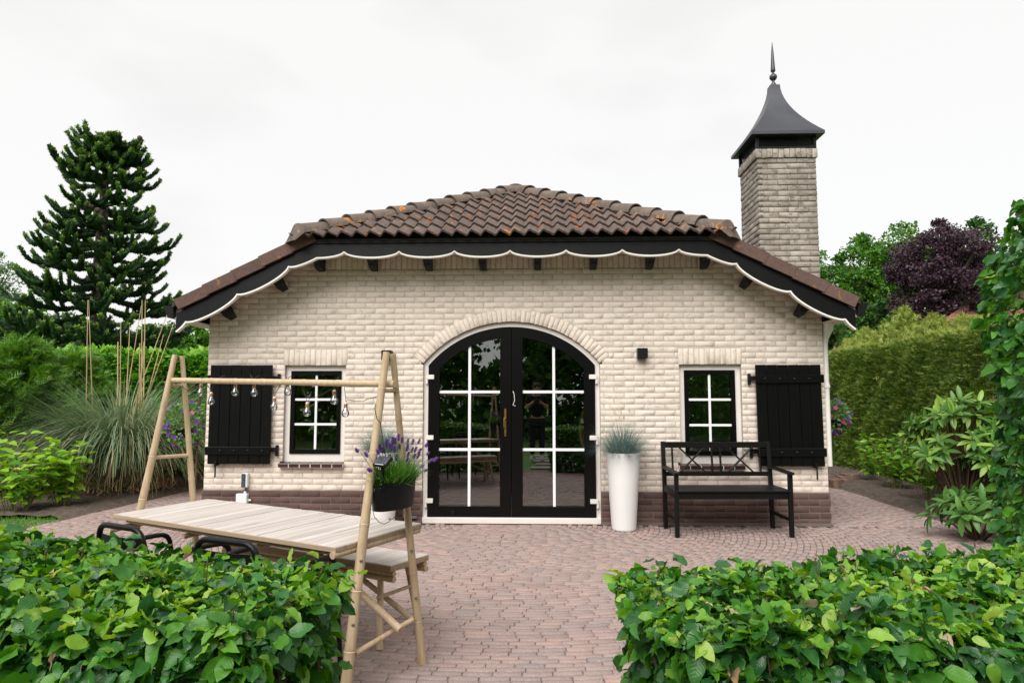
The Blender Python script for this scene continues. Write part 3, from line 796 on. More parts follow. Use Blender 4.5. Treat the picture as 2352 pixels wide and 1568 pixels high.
# hood: mesh box, flared cap, finial
hd = newobj('chimney_hood', None, house, Matrix.Translation(((XC0+XC1)/2, YC+CW/2, ZC)))
xm, ym = (XC0+XC1)/2, YC+CW/2
zl = pY(1810, 306, YC-.09).z; zl0 = zl
hb = MB()
for sx in (-1, 1):
    for sy in (-1, 1): hb.box((xm+sx*(CW/2-.005), ym+sy*(CW/2-.005), (ZC+zl)/2), (.03, .03, zl-ZC))
for sx in (-1, 1):
    hb.box((xm, ym+sx*(CW/2-.004), ZC+.016), (CW+.01, .02, .032)); hb.box((xm+sx*(CW/2-.004), ym, ZC+.016), (.02, CW+.01, .032))
hb.build('hood_frame', m_ironblk, hd)
gm = MB()
for i in range(34):
    t = -CW/2+CW*(i+.5)/34
    for sx in (-1, 1):
        gm.box((xm+t, ym+sx*(CW/2-.012), (ZC+zl)/2), (.0035, .0035, zl-ZC)); gm.box((xm+sx*(CW/2-.012), ym+t, (ZC+zl)/2), (.0035, .0035, zl-ZC))
for i in range(7):
    z = ZC+.03+(zl-ZC-.03)*(i+.5)/7
    for sx in (-1, 1):
        gm.box((xm, ym+sx*(CW/2-.015), z), (CW, .0035, .0035)); gm.box((xm+sx*(CW/2-.015), ym, z), (.0035, CW, .0035))
gm.build('wire_mesh', m_ironblk, hd)
MB().box((xm, ym, (ZC+zl)/2), (CW*.55, CW*.55, zl-ZC)).build('flue_liner', m_ironblk, hd)
hw = (pY(1895, 303, YC-.09).x-pY(1726, 303, YC-.09).x)/2
zt2 = pY(1779, 199, ym).z
prof = [(hw, zl), (hw, zl+.035)]
for i in range(1, 13):
    t = i/12; w = hw*(1-t)**1.75*.86 + .055*t + hw*.14*(1-t)
    prof.append((w, zl+.035+(zt2-zl-.035)*t))
V = []
for w, z in prof:
    for sx, sy in ((-1, -1), (1, -1), (1, 1), (-1, 1)): V.append((xm+sx*w, ym+sy*w, z))
F_ = [(i*4+q, i*4+(q+1) % 4, i*4+4+(q+1) % 4, i*4+4+q) for i in range(len(prof)-1) for q in range(4)] + [(0, 1, 2, 3), tuple(len(V)-4+q for q in range(4))]
MB().add(V, F_).build('hood_cap', m_metal, hd, True)
zf = pY(1779, 97, ym).z; hf = zf-zt2
MB().lathe([(.028, 0), (.03, .03), (.02, .05), (.016, .09), (.022, .1), (.042, .13), (.046, .155), (.042, .18), (.02, .21), (.014, .22), (.026, .245), (.028, .26), (.024, .36), (.012, .8), (.003, 1.)][:0] or
    [(r, z*hf) for r, z in [(.028, 0), (.03, .06), (.018, .09), (.014, .13), (.03, .155), (.043, .19), (.045, .215), (.04, .25), (.016, .29), (.013, .32), (.026, .345), (.028, .37), (.024, .45), (.014, .78), (.003, 1.)]], (xm, ym, zt2-.004), 16).build('finial', m_metal, hd, True)

# ---- arched double door
YD = W+.05
def outline(d, zb, m=40):                                # door-shaped line inset by d
    h, r = AH-d, AR-d; a0 = math.acos(min(1, h/r))
    return [(CX-h, zb)] + [(CX+r*math.cos(t), AZ+r*math.sin(t)) for t in np.linspace(math.pi-a0, a0, m)] + [(CX+h, zb)]
dr = newobj('arched_door', None, house, Matrix.Translation((CX, YD, 0)))
MB().strip(outline(.003, .0), outline(.052, .0), YD-.01, YD+.09).build('door_frame', m_white, dr)
MB().box((CX, YD+.01, .030), (2*AH-.006, .13, .066), None, .006).build('threshold', m_white, dr)
def leaf_line(sg, dm, ds, dt, zb, m=24):                 # one leaf: from middle bottom up, over the arc, down the hinge side
    xm_ = CX+sg*dm; xs = CX+sg*(AH-ds); r = AR-dt
    pts = [(xm_, zb)]
    for i in range(m+1):
        x = xm_+(xs-xm_)*i/m; pts.append((x, AZ+math.sqrt(max(1e-6, r*r-(x-CX)**2))))
    return pts + [(xs, zb)]
z1, z2 = pY(1176, 1032, YD).z, pY(1176, 900, YD).z
for sg in (-1, 1):
    lf = newobj('door_leaf', None, dr, Matrix.Translation((CX+sg*.5, YD, 0)))
    A_, B_ = leaf_line(sg, .003, .055, .055, .066), leaf_line(sg, .118, .172, .165, .175)
    MB().strip(A_, B_, YD-.03, YD+.035, True).build('leaf_frame', m_doorblack, lf)
    # moulded inner bead
    A2, B2 = leaf_line(sg, .108, .160, .150, .163), leaf_line(sg, .124, .178, .171, .181)
    MB().strip(A2, B2, YD-.036, YD-.028, True).build('glazing_bead', m_doorblack, lf)
    xi, xo = CX+sg*.118, CX+sg*(AH-.172); xv = pY(1078.6 if sg < 0 else 1272.4, 970, YD).x
    zarc = lambda x: AZ+math.sqrt((AR-.165)**2-(x-CX)**2)
    for (a, b) in ((xi, xv), (xv, xo)):
        for (c, d_) in ((.175, z1), (z1, z2), (z2, None)):
            if d_ is None: poly = [(a, c), (b, c)] + [(x, zarc(x)) for x in np.linspace(b, a, 10)]
            else: poly = [(a, c), (b, c), (b, d_), (a, d_)]
            me = bpy.data.meshes.new('pane'); me.from_pydata([(x, YD+.002, z) for x, z in poly], [], [tuple(range(len(poly)))]); me.materials.append(m_glass)
            newobj('pane', me, lf)
    for yo in (-.014, .014):
        for z in (z1, z2): MB().box(((xi+xo)/2, YD+yo+.002, z), (abs(xo-xi), .016, .03), None, .003).build('glazing_bar', m_muntin, lf)
        MB().box((xv, YD+yo+.0015, (.175+zarc(xv))/2), (.03, .0145, zarc(xv)-.175), None, .003).build('glazing_bar', m_muntin, lf)
    MB().strip(leaf_line(sg, .114, .168, .161, .171), leaf_line(sg, .121, .175, .168, .178), YD-.004, YD-.001, True).build('spacer', m_steel, lf)
    for v in (866, 1004, 1148):
        z = pY(980, v, YD).z; x = CX+sg*(AH-.052)
        MB().box((x-sg*.025, YD-.04, z), (.085, .025, .05), None, .004).box((x+sg*.014, YD-.036, z-.045), (.024, .022, .06), None, .004).build('hinge', m_white, lf)
hz = pY(1163, 970, YD).z
hl = MB().box((CX-.065, YD-.038, hz), (.024, .012, .30), None, .004).tube([(CX-.065, YD-.04, hz+.05), (CX-.065, YD-.085, hz+.05), (CX-.075, YD-.09, hz+.045), (CX-.075, YD-.09, hz-.05)], .009, 8).box((CX-.065, YD-.05, hz-.10), (.018, .014, .035), None, .003)
hl.build('door_handle', m_brass, dr)
MB().tube([pY(1180, 901, YD-.045), pY(1178, 898, YD-.05), pY(1181, 905, YD-.05), pY(1182, 920, YD-.05), pY(1178, 930, YD-.05), pY(1184, 932, YD-.045)], .004, 6).build('door_hook', m_white, dr)
xq = pY(1041, 1180, YD).x; MB().box((xq, YD-.038, .11), (.035, .016, .04), None, .003).build('floor_bolt', m_ironblk, dr)
ds = thing('door_stop', 'small galvanised door stop at the wall foot beside the double door', 'door stop', pZ(955, 1176) * 0 + Vector((-1.36, W-.03, .0)))
MB().box((-1.40, W-.03, .085), (.07, .04, .035), None, .003).box((-1.33, W-.04, .07), (.09, .03, .025), None, .003).box((-1.40, W-.04, .035), (.03, .03, .08)).build('bracket', m_steel, ds)

# ---- windows and sills
for wi, (x0, x1, zb, zt, l0, l1) in enumerate(WIN):
    wn = newobj('window', None, house, Matrix.Translation(((x0+x1)/2, W+.06, zb)))
    yw = W+.055
    rc = lambda d, db=0, dtp=0: [(x0+d, zb+d+db), (x1-d, zb+d+db), (x1-d, zt-d-dtp), (x0+d, zt-d-dtp)]
    MB().strip(rc(.001), rc(.06, .03), yw-.005, yw+.06, True).build('window_frame', m_white, wn)
    MB().strip(rc(.059, .03), rc(.105, .03), yw-.018, yw+.045, True).build('sash', m_doorblack, wn)
    a, b, c, d_ = x0+.104, x1-.104, zb+.134, zt-.104; xv = (a+b)/2
    zz = [c, c+(d_-c)*.335, c+(d_-c)*.667, d_]
    for i in range(2):
        for k in range(3):
            xs = (a, xv) if i == 0 else (xv, b)
            me = bpy.data.meshes.new('pane'); me.from_pydata([(xs[0], yw+.01, zz[k]), (xs[1], yw+.01, zz[k]), (xs[1], yw+.01, zz[k+1]), (xs[0], yw+.01, zz[k+1])], [], [(0, 1, 2, 3)]); me.materials.append(m_glass); newobj('pane', me, wn)
    for z in zz[1:3]: MB().box(((a+b)/2, yw+.001, z), (b-a, .014, .026), None, .003).build('glazing_bar', m_muntin, wn)
    MB().box((xv, yw+.0005, (c+d_)/2), (.026, .012, d_-c), None, .003).build('glazing_bar', m_muntin, wn)
    if wi == 0: MB().tube([(a+.004, yw+.05, 1.02), (a+.02, yw+.06, 1.05), (a+.02, yw+.06, 1.11), (a+.004, yw+.05, 1.13)], .006, 6).build('window_catch', m_brass, wn)
    # sill of brown tiles
    n = 6; s0, s1 = x0-.03, x1+.002
    for i in range(n):
        p = (s1-s0)/n
        MB().box((s0+p*(i+.5), W-.012, zb-.026), (p-.005, .1, .045), Matrix.Rotation(R(9), 3, 'X'), .005).build('sill_tile', m_sill, wn)
    MB().box(((s0+s1)/2, W-.008, zb-.029), (s1-s0-.004, .1, .04), Matrix.Rotation(R(9), 3, 'X')).build('sill_mortar', m_white, wn)
# ---- shutters, folded open against the wall
for sgn, (xa, xb, za, zb) in ((-1, (-3.595, -2.90, .632, 1.712)), (1, (2.37, 3.065, .628, 1.708))):
    sh = newobj('shutter', None, house, Matrix.Translation(((xa+xb)/2, W-.05, za)))
    n = 6; p = (xb-xa)/n
    tilt = Matrix.Rotation(R(.5)*sgn*-1 if sgn > 0 else 0, 3, 'Y')
    for i in range(n):
        MB().box((xa+p*(i+.5), W-.055+random.uniform(-.002, .002), (za+zb)/2+random.uniform(-.002, .002)), (p-.0035, .022, zb-za), tilt, .004).build('plank', m_black, sh)
    for z in (za+.145, zb-.155):
        bt_ = MB().box(((xa+xb)/2+sgn*.004, W-.078, z), (xb-xa+.03, .024, .088), tilt, .006).build('batten', m_black, sh)
        for i in range(4):
            x = xa+.09+i*(.155)
            MB().lathe([(.013, 0), (.012, .004), (.006, .008)], (x if sgn > 0 else x+.06, W-.091, z), 10, Matrix.Rotation(R(90), 3, 'X')).build('bolt', m_ironblk, bt_)
        xh = xb+.04 if sgn < 0 else xa-.04
        MB().box((xh, W-.04, z+.01), (.075, .02, .05), None, .004).box((xh+(.02 if sgn < 0 else -.02), W-.02, z), (.028, .04, .12), None, .004).build('hinge', m_ironblk, sh)
    xc = -3.49 if sgn < 0 else 2.965
    MB().tube([(xc+.0, W+.0, za-.01), (xc, W-.09, za-.01)], .009, 8).box((xc, W-.095, za-.0), (.022, .014, .06), None, .004).box((xc+.004, W-.095, za-.085), (.016, .012, .11), None, .004).build('shutter_catch', m_ironblk, sh)
# ---- wall lamps and sockets
for (ua, va, ub, vb, lab) in ((875, 804, 899, 827, 'black cube wall lamp behind the bamboo frame, left of the arched door'), (1464.6, 798.5, 1488.6, 822.5, 'black cube wall lamp between the arched door and the window behind the bench')):
    a, b = pY(ua, va, W-.1), pY(ub, vb, W-.1); c = (a+b)/2
    t = thing('wall_lamp', lab, 'lamp', (c.x, W, c.z), 0, 'cube lamps on the front wall')
    MB().box((c.x, W-.055, c.z), (.108, .1, .108), None, .003).build('housing', m_ironblk, t)
    MB().box((c.x, W-.003, c.z), (.09, .012, .09)).build('back_plate', m_ironblk, t)
    MB().lathe([(.035, 0), (.035, .004)], (c.x, W-.055, c.z-.0575), 16).build('lens', m_bulb, t)
m_ltgrey = plain('light_grey_plastic', S(222, 224, 224), S(214, 216, 216), 10, .45, .05, 60, 0)
m_dkgrey = plain('dark_grey_plastic', S(70, 74, 78), S(62, 66, 70), 10, .45, .05, 60, 0)
t = thing('wall_socket', 'light grey double outdoor socket with dark flaps below the left shutter', 'socket', (-3.18, W, .455))
MB().box((-3.18, W-.028, .455), (.075, .056, .155), None, .008).build('housing', m_ltgrey, t)
for z in (.492, .418): MB().box((-3.187, W-.06, z), (.043, .014, .072), None, .004).build('flap', m_dkgrey, t)
MB().tube([(-3.175, W-.02, .38), (-3.175, W-.02, .33)], .008, 8).build('cable', m_dkgrey, t)
t = thing('junction_box', 'pale grey cable junction box on the dark brick plinth', 'junction box', (-3.2, W, .26))
MB().box((-3.2, W-.04, .255), (.125, .06, .115), None, .008).build('housing', m_ltgrey, t)
MB().lathe([(.014, 0), (.014, .02), (.011, .024)], (-3.175, W-.03, .312), 12).lathe([(.014, 0), (.012, .03)], (-3.138, W-.03, .24), 12, Matrix.Rotation(R(90), 3, 'Y')).build('cable_gland', m_ltgrey, t)

# ================================================================== inside the house (seen through the panes)
m_floor = wood_mat('wood_look_floor', S(158, 142, 128), S(132, 116, 104), S(96, 84, 74), 0., .3, .4)
m_inwall = plain('dark_taupe_wall', S(128, 118, 108), S(118, 108, 98), 3, .8, .1, 40, 0)
m_inwhite = plain('pale_inside_wall', S(150, 142, 134), None, 3, .8, 0, None, 0)
fl = MB().box((CX, 10.7, .02), (6.5, 6.1, .02)).build('interior_floor', m_joint, house)
for i in range(20):
    y = 7.72+i*.20
    o = random.random()
    for k in range(6):
        xa_ = -3.5+(k-o)*1.25
        a, b = max(xa_, -3.45), min(xa_+1.24, 2.95)
        if b-a > .05: MB().box(((a+b)/2, y+.1, .034), (b-a-.004, .196, .012)).build('floor_plank', m_floor, fl)
MB().box((CX, 12.6, 1.3), (6.6, .1, 2.5)).build('interior_wall', m_inwall, house)
MB().box((CX, 10.6, 2.55), (6.6, 5.6, .05)).build('ceiling', m_inwall, house)
t = thing('shelf_rack', 'black ladder shelf rack inside behind the right door leaf', 'shelf', (.28, 9.6, .04))
for x in (-.12, .72):
    MB().box((x, 9.4, 1.05), (.05, .05, 2.02)).build('upright', m_black, t); MB().box((x, 9.8, 1.05), (.05, .05, 2.02)).build('upright', m_black, t)
for i in range(8): MB().box((.3, 9.6, .25+i*.25), (.86, .42, .03)).build('shelf', m_black, t)
m_rattan = plain('rattan', S(186, 150, 108), S(160, 124, 84), 30, .6, .2, 120, .1)
t = thing('rattan_chair', 'round backed rattan lounge chair inside behind the right door leaf', 'chair', (1.0, 9.0, .04))
for k in range(5):
    r = .42-.03*k; MB().tube([(1.0+r*math.sin(a)*1.0, 9.05+.08*k-.12*math.cos(a), .95+(r+.1)*math.cos(a)) for a in np.linspace(-2.4, 2.4, 20)], .018, 6).build('back_hoop', m_rattan, t)
MB().lathe([(.36, 0), (.40, .06), (.36, .1)], (1.0, 9.0, .42), 20).build('seat', m_rattan, t)
for sx, sy in ((-1, -1), (1, -1), (-1, 1), (1, 1)): MB().tube([(1.0+sx*.25, 9+sy*.25, .44), (1.0+sx*.32, 9+sy*.32, .04)], .018, 6).build('leg', m_rattan, t)
m_fabric = plain('grey_linen', S(150, 146, 140), S(132, 128, 122), 30, .9, .4, 160, .05)
t = thing('sofa', 'grey sofa with pale cushion inside behind the right window', 'sofa', (2.0, 8.7, .04))
MB().box((2.1, 8.8, .28), (1.5, .8, .3), None, .06).build('seat', m_fabric, t, True)
MB().box((2.1, 9.15, .62), (1.5, .2, .5), None, .07).build('backrest', m_fabric, t, True)
for sx in (-.75, .75): MB().box((2.1+sx, 8.8, .40), (.14, .8, .5), None, .05).build('armrest', m_fabric, t, True)
for sx in (-.6, .6):
    for y in (8.5, 9.1): MB().box((2.1+sx, y, .085), (.05, .05, .1)).build('leg', m_black, t)
m_cush = plain('pale_cushion', S(206, 202, 192), S(192, 188, 178), 20, .9, .3, 120, 0)
q = MB().box((0, 0, 0), (.42, .14, .42), None, .065).build('cushion', m_cush, None, True, None, Matrix.Translation((1.85, 8.92, .66)) @ Matrix.Rotation(R(-18), 4, 'X') @ Matrix.Rotation(R(8), 4, 'Y'))
tag(q, 'pale square cushion on the sofa behind the right window', 'cushion')
t = thing('arched_mirror', 'arched rattan mirror leaning inside behind the left window', 'mirror', (-2.6, 9.2, .04))
for r in (.42, .33):
    MB().tube([(-2.55-r, 9.2, .6)] + [(-2.55+r*math.cos(a), 9.2, 1.25+r*math.sin(a)) for a in np.linspace(math.pi, 0, 16)] + [(-2.55+r, 9.2, .6)], .022, 6).build('arch_rim', m_rattan, t)
MB().box((-2.55, 9.22, .33), (.9, .08, .58), None, .01).build('base', m_rattan, t)
t = thing('sideboard', 'dark low sideboard inside behind the left door leaf', 'cabinet', (-.95, 9.9, .04))
MB().box((-.95, 9.9, .48), (1.1, .4, .56), None, .01).build('cabinet', m_black, t)
for x in (-1.4, -.5):
    for y in (9.75, 10.05): MB().box((x, y, .13), (.04, .04, .2)).build('leg', m_black, t)
t = thing('house_plant', 'dark leafy house plant on the sideboard inside', 'plant', (-.9, 9.9, .76))
MB().lathe([(.07, 0), (.1, .16), (.095, .165)], (-.9, 9.9, .755), 16).build('pot', m_black, t, True)
MB().tube([(-.9, 9.9, .9), (-.88, 9.9, 1.2), (-.9, 9.88, 1.45)], .012, 6).build('stem', m_twig, t)

# ================================================================== leaf shapes
def leaf_t(wmax, prof, fold=.12, curl=.25, wave=.0, seed=0, twist=0., cup=0.):
    """prof: (v, relative half width); returns verts, tris, uv. One unit long along +y"""
    r = random.Random(seed); V = [(0, 0, 0)]; UV = [(.5, 0)]; T = []
    for k, (v, w) in enumerate(prof):
        ws = 1+wave*.3*(1 if k % 2 else -1); z = -curl*v*v; tw = twist*v
        for sx in (-1, 0, 1):
            x = sx*w*wmax*(ws+r.uniform(-wave, wave)*.25)
            zz = z+abs(x)*fold*2+(cup*(v-.5)**2)+abs(sx)*w*wave*(.6*math.sin(k*2.3+sx*1.1+seed)+r.uniform(-.25, .25))
            V.append((x*math.cos(tw)-0*zz, v+(r.uniform(-1, 1)*wave*.05 if sx else 0), zz+x*math.sin(tw))); UV.append((.5+sx*w*.5, v))
    n = len(prof); V.append((0, 1, -curl)); UV.append((.5, 1)); e = len(V)-1
    T += [(0, 2, 1), (0, 3, 2)]
    for k in range(n-1):
        a, b = 1+3*k, 4+3*k
        T += [(a, a+1, b+1), (a, b+1, b), (a+1, a+2, b+2), (a+1, b+2, b+1)]
    a = 1+3*(n-1); T += [(a, a+1, e), (a+1, a+2, e)]
    return np.array(V, float), np.array(T), np.array(UV, float)
BP = [(.08, .45), (.22, .82), (.38, 1.), (.54, .98), (.70, .80), (.85, .48), (.94, .2)]
T_beech = [leaf_t(.30, BP, f, c, wv, s, tw, cu) for s, (f, c, tw, cu, wv) in enumerate([(.12, .22, 0, .1, .10), (.24, .36, .35, 0, .13), (.05, .05, -.45, .35, .12), (.32, .5, .2, .1, .14), (.15, -.2, .3, .3, .12), (.4, .3, -.3, .2, .10)])]
HP = [(.08, .55), (.22, .92), (.38, 1.), (.55, .86), (.75, .5), (.9, .18)]
T_hydr = [leaf_t(.36, HP, f, c, .03, s) for s, (f, c) in enumerate([(.12, .25), (.2, .4), (.08, .1)])]
LP = [(.1, .5), (.3, .9), (.55, 1.), (.78, .75), (.92, .35)]
T_laur = [leaf_t(.20, LP, f, c, .0, s) for s, (f, c) in enumerate([(.2, .15), (.1, .3)])]
T_rhod = [leaf_t(.16, LP, f, c, .0, s) for s, (f, c) in enumerate([(.2, .25), (.1, .45), (.25, .1)])]
T_quad = [(np.array([(-.32, .1, 0), (0, 0, .03), (.32, .4, 0), (0, 1, -.1), (-.3, .6, .05)], float), np.array([(0, 1, 2), (0, 2, 4), (4, 2, 3)]), None)]
def spray_t(n, spread, seed):                            # flat conifer spray: a fan of little scale twigs
    r = random.Random(seed); V = []; T = []
    V += [(-.03, 0, 0), (.03, 0, 0), (0, 1, -.12)]; T.append((0, 1, 2))
    for k in range(n):
        y = .1+.75*k/n; sg = 1 if k % 2 else -1; l = (.55-.35*y)*r.uniform(.8, 1.2); a = spread*r.uniform(.8, 1.2)
        dx, dy = sg*math.sin(a)*l, math.cos(a)*l; b = len(V)
        V += [(0, y-.05, -.12*y*y), (0, y+.07, -.12*y*y), (dx, y+dy, -.12*y*y+r.uniform(-.1, .06))]; T.append((b, b+1, b+2))
    # make the fan one island by welding the roots to the rachis
    return np.array(V, float), np.array(T), None
T_spray = [spray_t(7, .75, s) for s in range(3)]
def rand_dirs(n): d = rng.normal(size=(n, 3)); return d/np.linalg.norm(d, axis=1, keepdims=True)
def blades(P0, az, ln, lean, droop, width, segs=6, wob=0.):
    n = len(P0); t = np.linspace(0, 1, segs+1)
    th = lean[:, None] + droop[:, None]*t[None]**1.4 + (wob*np.sin(t[None]*9+rng.uniform(0, 6, (n, 1))) if wob else 0)
    dl = ln[:, None]/segs
    h = np.concatenate([np.zeros((n, 1)), np.cumsum(np.sin(th[:, :-1])*dl, 1)], 1); z = np.concatenate([np.zeros((n, 1)), np.cumsum(np.cos(th[:, :-1])*dl, 1)], 1)
    c, s = np.cos(az)[:, None], np.sin(az)[:, None]
    ctr = np.stack([P0[:, 0:1]+h*c, P0[:, 1:2]+h*s, np.maximum(P0[:, 2:3]+z, .012)], 2)
    w = width[:, None]*(1-t[None]**2*.85)*.5
    side = np.stack([-s*w, c*w, np.zeros_like(w)], 2)
    V = np.stack([ctr-side, ctr+side], 2).reshape(n, -1, 3); m = 2*(segs+1)
    T = np.array([q for k in range(segs) for q in ((2*k, 2*k+1, 2*k+3), (2*k, 2*k+3, 2*k+2))])
    return V.reshape(-1, 3), (T[None]+(np.arange(n)*m)[:, None, None]).reshape(-1, 3)

# ================================================================== black garden bench
m_bench = plain('black_painted_bench', S(9, 9, 10), S(17, 16, 15), 25, .4, .4, 70, .15, stretch=(1, 1, 1), spec=.28)
fl_, fr_, bl_, br_ = [pZ(*q) for q in ((1547, 1234), (1819, 1233), (1529, 1211), (1781, 1211))]
bx = (fl_+fr_+bl_+br_)/4; BW = (fr_-fl_).length; rzb = math.atan2((fr_-fl_).y, (fr_-fl_).x)*.8
bn = thing('garden_bench', 'black wooden garden bench with crossed back slats under the right window', 'bench', bx, rzb)
Mb = Matrix.Translation(bx) @ Matrix.Rotation(rzb, 4, 'Z')
def bl(a): return Mb @ Vector(a)
hwb, hd_ = BW/2-.02, .25
def beam(name, a, b, w, h, par, mat, up=(0, 0, 1), ch=.004): MB().beam(bl(a), bl(b), w, h, ch, up).build(name, mat, par)
for sx in (-1, 1):
    beam('back_leg', (sx*hwb, hd_-.02, 0), (sx*hwb, hd_, .45), .042, .042, bn, m_bench); beam('back_post', (sx*hwb, hd_-.002, .43), (sx*hwb, hd_+.055, .89), .042, .042, bn, m_bench)
    beam('front_leg', (sx*hwb, -hd_, 0), (sx*hwb, -hd_, .60), .042, .042, bn, m_bench)
    beam('armrest', (sx*hwb, -hd_-.05, .612), (sx*hwb, hd_+.02, .63), .055, .025, bn, m_bench)
    beam('side_rail', (sx*hwb, -hd_, .165), (sx*hwb, hd_-.01, .165), .025, .035, bn, m_bench)
    beam('seat_side_rail', (sx*hwb, -hd_, .40), (sx*hwb, hd_, .40), .03, .055, bn, m_bench)
beam('seat_front_rail', (-hwb, -hd_+.01, .395), (hwb, -hd_+.01, .395), .025, .065, bn, m_bench)
for i in range(8):
    y = -hd_+.0+i*.062
    beam('seat_slat', (-hwb-.015, y, .438), (hwb+.015, y, .438+.003*random.random()), .05, .018, bn, m_bench)
yb = lambda z: hd_+(z-.43)/.46*.057
beam('top_rail', (-hwb, yb(.86), .855), (hwb, yb(.86), .855), .026, .062, bn, m_bench)
beam('lower_back_rail', (-hwb, yb(.56), .555), (hwb, yb(.56), .555), .026, .045, bn, m_bench)
for x in (-hwb+.095, -.045, .045, hwb-.095): beam('back_slat', (x, yb(.57), .57), (x, yb(.83), .83), .016, .04, bn, m_bench, (0, 1, 0))
for x0, x1 in ((-hwb+.17, -.12), (.12, hwb-.17)):
    beam('cross_slat', (x0, yb(.57)-.006, .572), (x1, yb(.83)-.006, .83), .014, .042, bn, m_bench, (0, 1, 0)); beam('cross_slat', (x1, yb(.57)+.008, .572), (x0, yb(.83)+.008, .83), .014, .042, bn, m_bench, (0, 1, 0))
MB().box(bl((0, yb(.55)-.016, .56)), (.06, .004, .016)).build('name_plate', m_ironblk, bn)

# ================================================================== white planters with blue fescue
def planter(x, y, lab, lab2, stalks):
    t = thing('tall_planter', lab, 'planter', (x, y, 0), 0, 'tall white planters beside the door')
    H_ = .785
    MB().lathe([(.118, .0), (.124, .006), (.126, .02), (.150, H_*.5), (.172, H_-.008), (.170, H_), (.160, H_), (.155, H_-.07), (.02, H_-.072)], (x, y, 0), 48).build('pot', m_planterwhite, t, True)
    MB().lathe([(.156, 0), (.15, .02), (.01, .03)], (x, y, H_-.075), 24).build('potting_soil', m_soil, t)
    g = thing('blue_fescue', lab2, 'grass plant', (x, y, H_-.05), 0, 'fescue tufts in the white planters')
    n = 1500; a = rng.uniform(0, 2*math.pi, n); r = .11*np.sqrt(rng.uniform(0, 1, n))
    P0 = np.c_[x+r*np.cos(a), y+r*np.sin(a), np.full(n, H_-.06)]
    lean = r/.11*.95+rng.normal(0, .25, n); V, T = blades(P0, a+rng.normal(0, .35, n), rng.uniform(.22, .46, n), np.clip(lean, 0, 1.3), rng.uniform(.2, 1.45, n), np.full(n, .0030), 6)
    newobj('blade_tuft', big_mesh('blade_tuft', V, T, m_fescue), g, None, 'stuff')
    for i in range(stalks):
        aa = random.uniform(0, 6.28); l = random.uniform(.38, .47); dx = random.uniform(.03, .16)
        p = [(x+dx*.3*math.cos(aa)*s*2, y+dx*.3*math.sin(aa)*s, H_-.05+l*s) for s in (0, .4, .8, 1)]
        MB().tube(p, .0012, 4).build('flower_stalk', m_straw, g)
        MB().lathe([(.001, 0), (.006, .012), (.005, .03), (.001, .05)], p[-1], 6).build('seed_head', m_straw, g)
fp = pZ(1437, 1221); planter(fp.x, fp.y+.125, 'tall white tapered planter between the arched door and the black bench', 'blue fescue tuft with thin flower stalks in the planter beside the black bench', 6)
lp = pZ(879, 1200); planter(pY(879, 1130, fp.y+.125).x, fp.y+.125, 'tall white tapered planter behind the bamboo table frame', 'blue fescue tuft behind the lavender, in the planter by the bamboo frame', 3)

# ================================================================== bamboo table with frame
TC = Vector((-1.511, 3.757)); TLn, TWd, ZTB = 1.758, .61, .68
E1 = Vector((math.cos(TA), math.sin(TA))); E2 = Vector((math.sin(TA), -math.cos(TA)))
def tp(s, t, z): q = TC+E1*s+E2*t; return Vector((q.x, q.y, z + t*.022))
def bamboo(name, par, a, b, r0, r1, first=.12, mat=None, bend=.004):
    a, b = Vector(a), Vector(b); d = b-a; l = d.length; u = d/l; side = u.orthogonal().normalized()*random.uniform(-1, 1)*bend+u.cross(u.orthogonal()).normalized()*random.uniform(-1, 1)*bend
    ts = [0.]; rs = [r0]; s = first*random.uniform(.6, 1.2)
    while s < l-.03:
        t = s/l; r = r0+(r1-r0)*t
        for o, k in ((-.02, .985), (-.006, 1.06), (-.002, 1.10), (.002, 1.0), (.006, 1.05), (.02, .985)): ts.append((s+o)/l); rs.append(r*k)
        s += random.uniform(.22, .34)
    ts.append(1.); rs.append(r1)
    o = sorted(zip(ts, rs)); pts = [a+d*t+side*math.sin(t*math.pi) for t, _ in o]
    return MB().tube(pts, [r for _, r in o], 14).build(name, mat or m_bamboo, par, True)
tb = thing('bamboo_table', 'whitewashed bamboo slat table with built-in bamboo frame and overhead bar', 'table', tp(0, 0, 0))
NS = 30; p = TLn/NS
MB().box(tp(0, 0, ZTB-.021), (TLn-.03, TWd-.03, .006), Matrix.Rotation(TA, 3, 'Z') @ Matrix.Rotation(.022, 3, 'X').inverted()).build('under_board', m_edge, tb)
for i in range(NS):
    s = -TLn/2+p*(i+.5); g_ = random.choice((.002, .002, .003, .007))
    rot = Matrix.Rotation(TA, 3, 'Z')
    MB().box(tp(s, 0, ZTB-.009+random.uniform(-.0014, .0014)), (p-g_, TWd-.004, .018), rot @ Matrix.Rotation(.022, 3, 'X').inverted(), .0022).build('slat', m_slat, tb)
for t_ in (-1, 1):
    MB().beam(tp(-TLn/2, t_*(TWd/2-.004), ZTB-.0135), tp(TLn/2, t_*(TWd/2-.004), ZTB-.0135), .012, .0245, .003).build('edge_board', m_edge, tb)
    bamboo('long_rail', tb, tp(-TLn/2+.07, t_*(TWd/2-.05), ZTB-.038), tp(TLn/2-.07, t_*(TWd/2-.05), ZTB-.038), .014, .014)
for s in (-1, 1): MB().beam(tp(s*(TLn/2-.004), -TWd/2+.01, ZTB-.0135), tp(s*(TLn/2-.004), TWd/2-.01, ZTB-.0135), .012, .0240, .003).build('edge_board', m_edge, tb)
n1 = (E1.x, E1.y, 0)
sR, sL = -(TLn/2+.034), TLn/2+.03
def on(s, u, v): return pP(u, v, tp(s, 0, 0), n1)
def to_ground(a, b): return a+(b-a)*((a.z-0)/(a.z-b.z))
frame_pts = {}
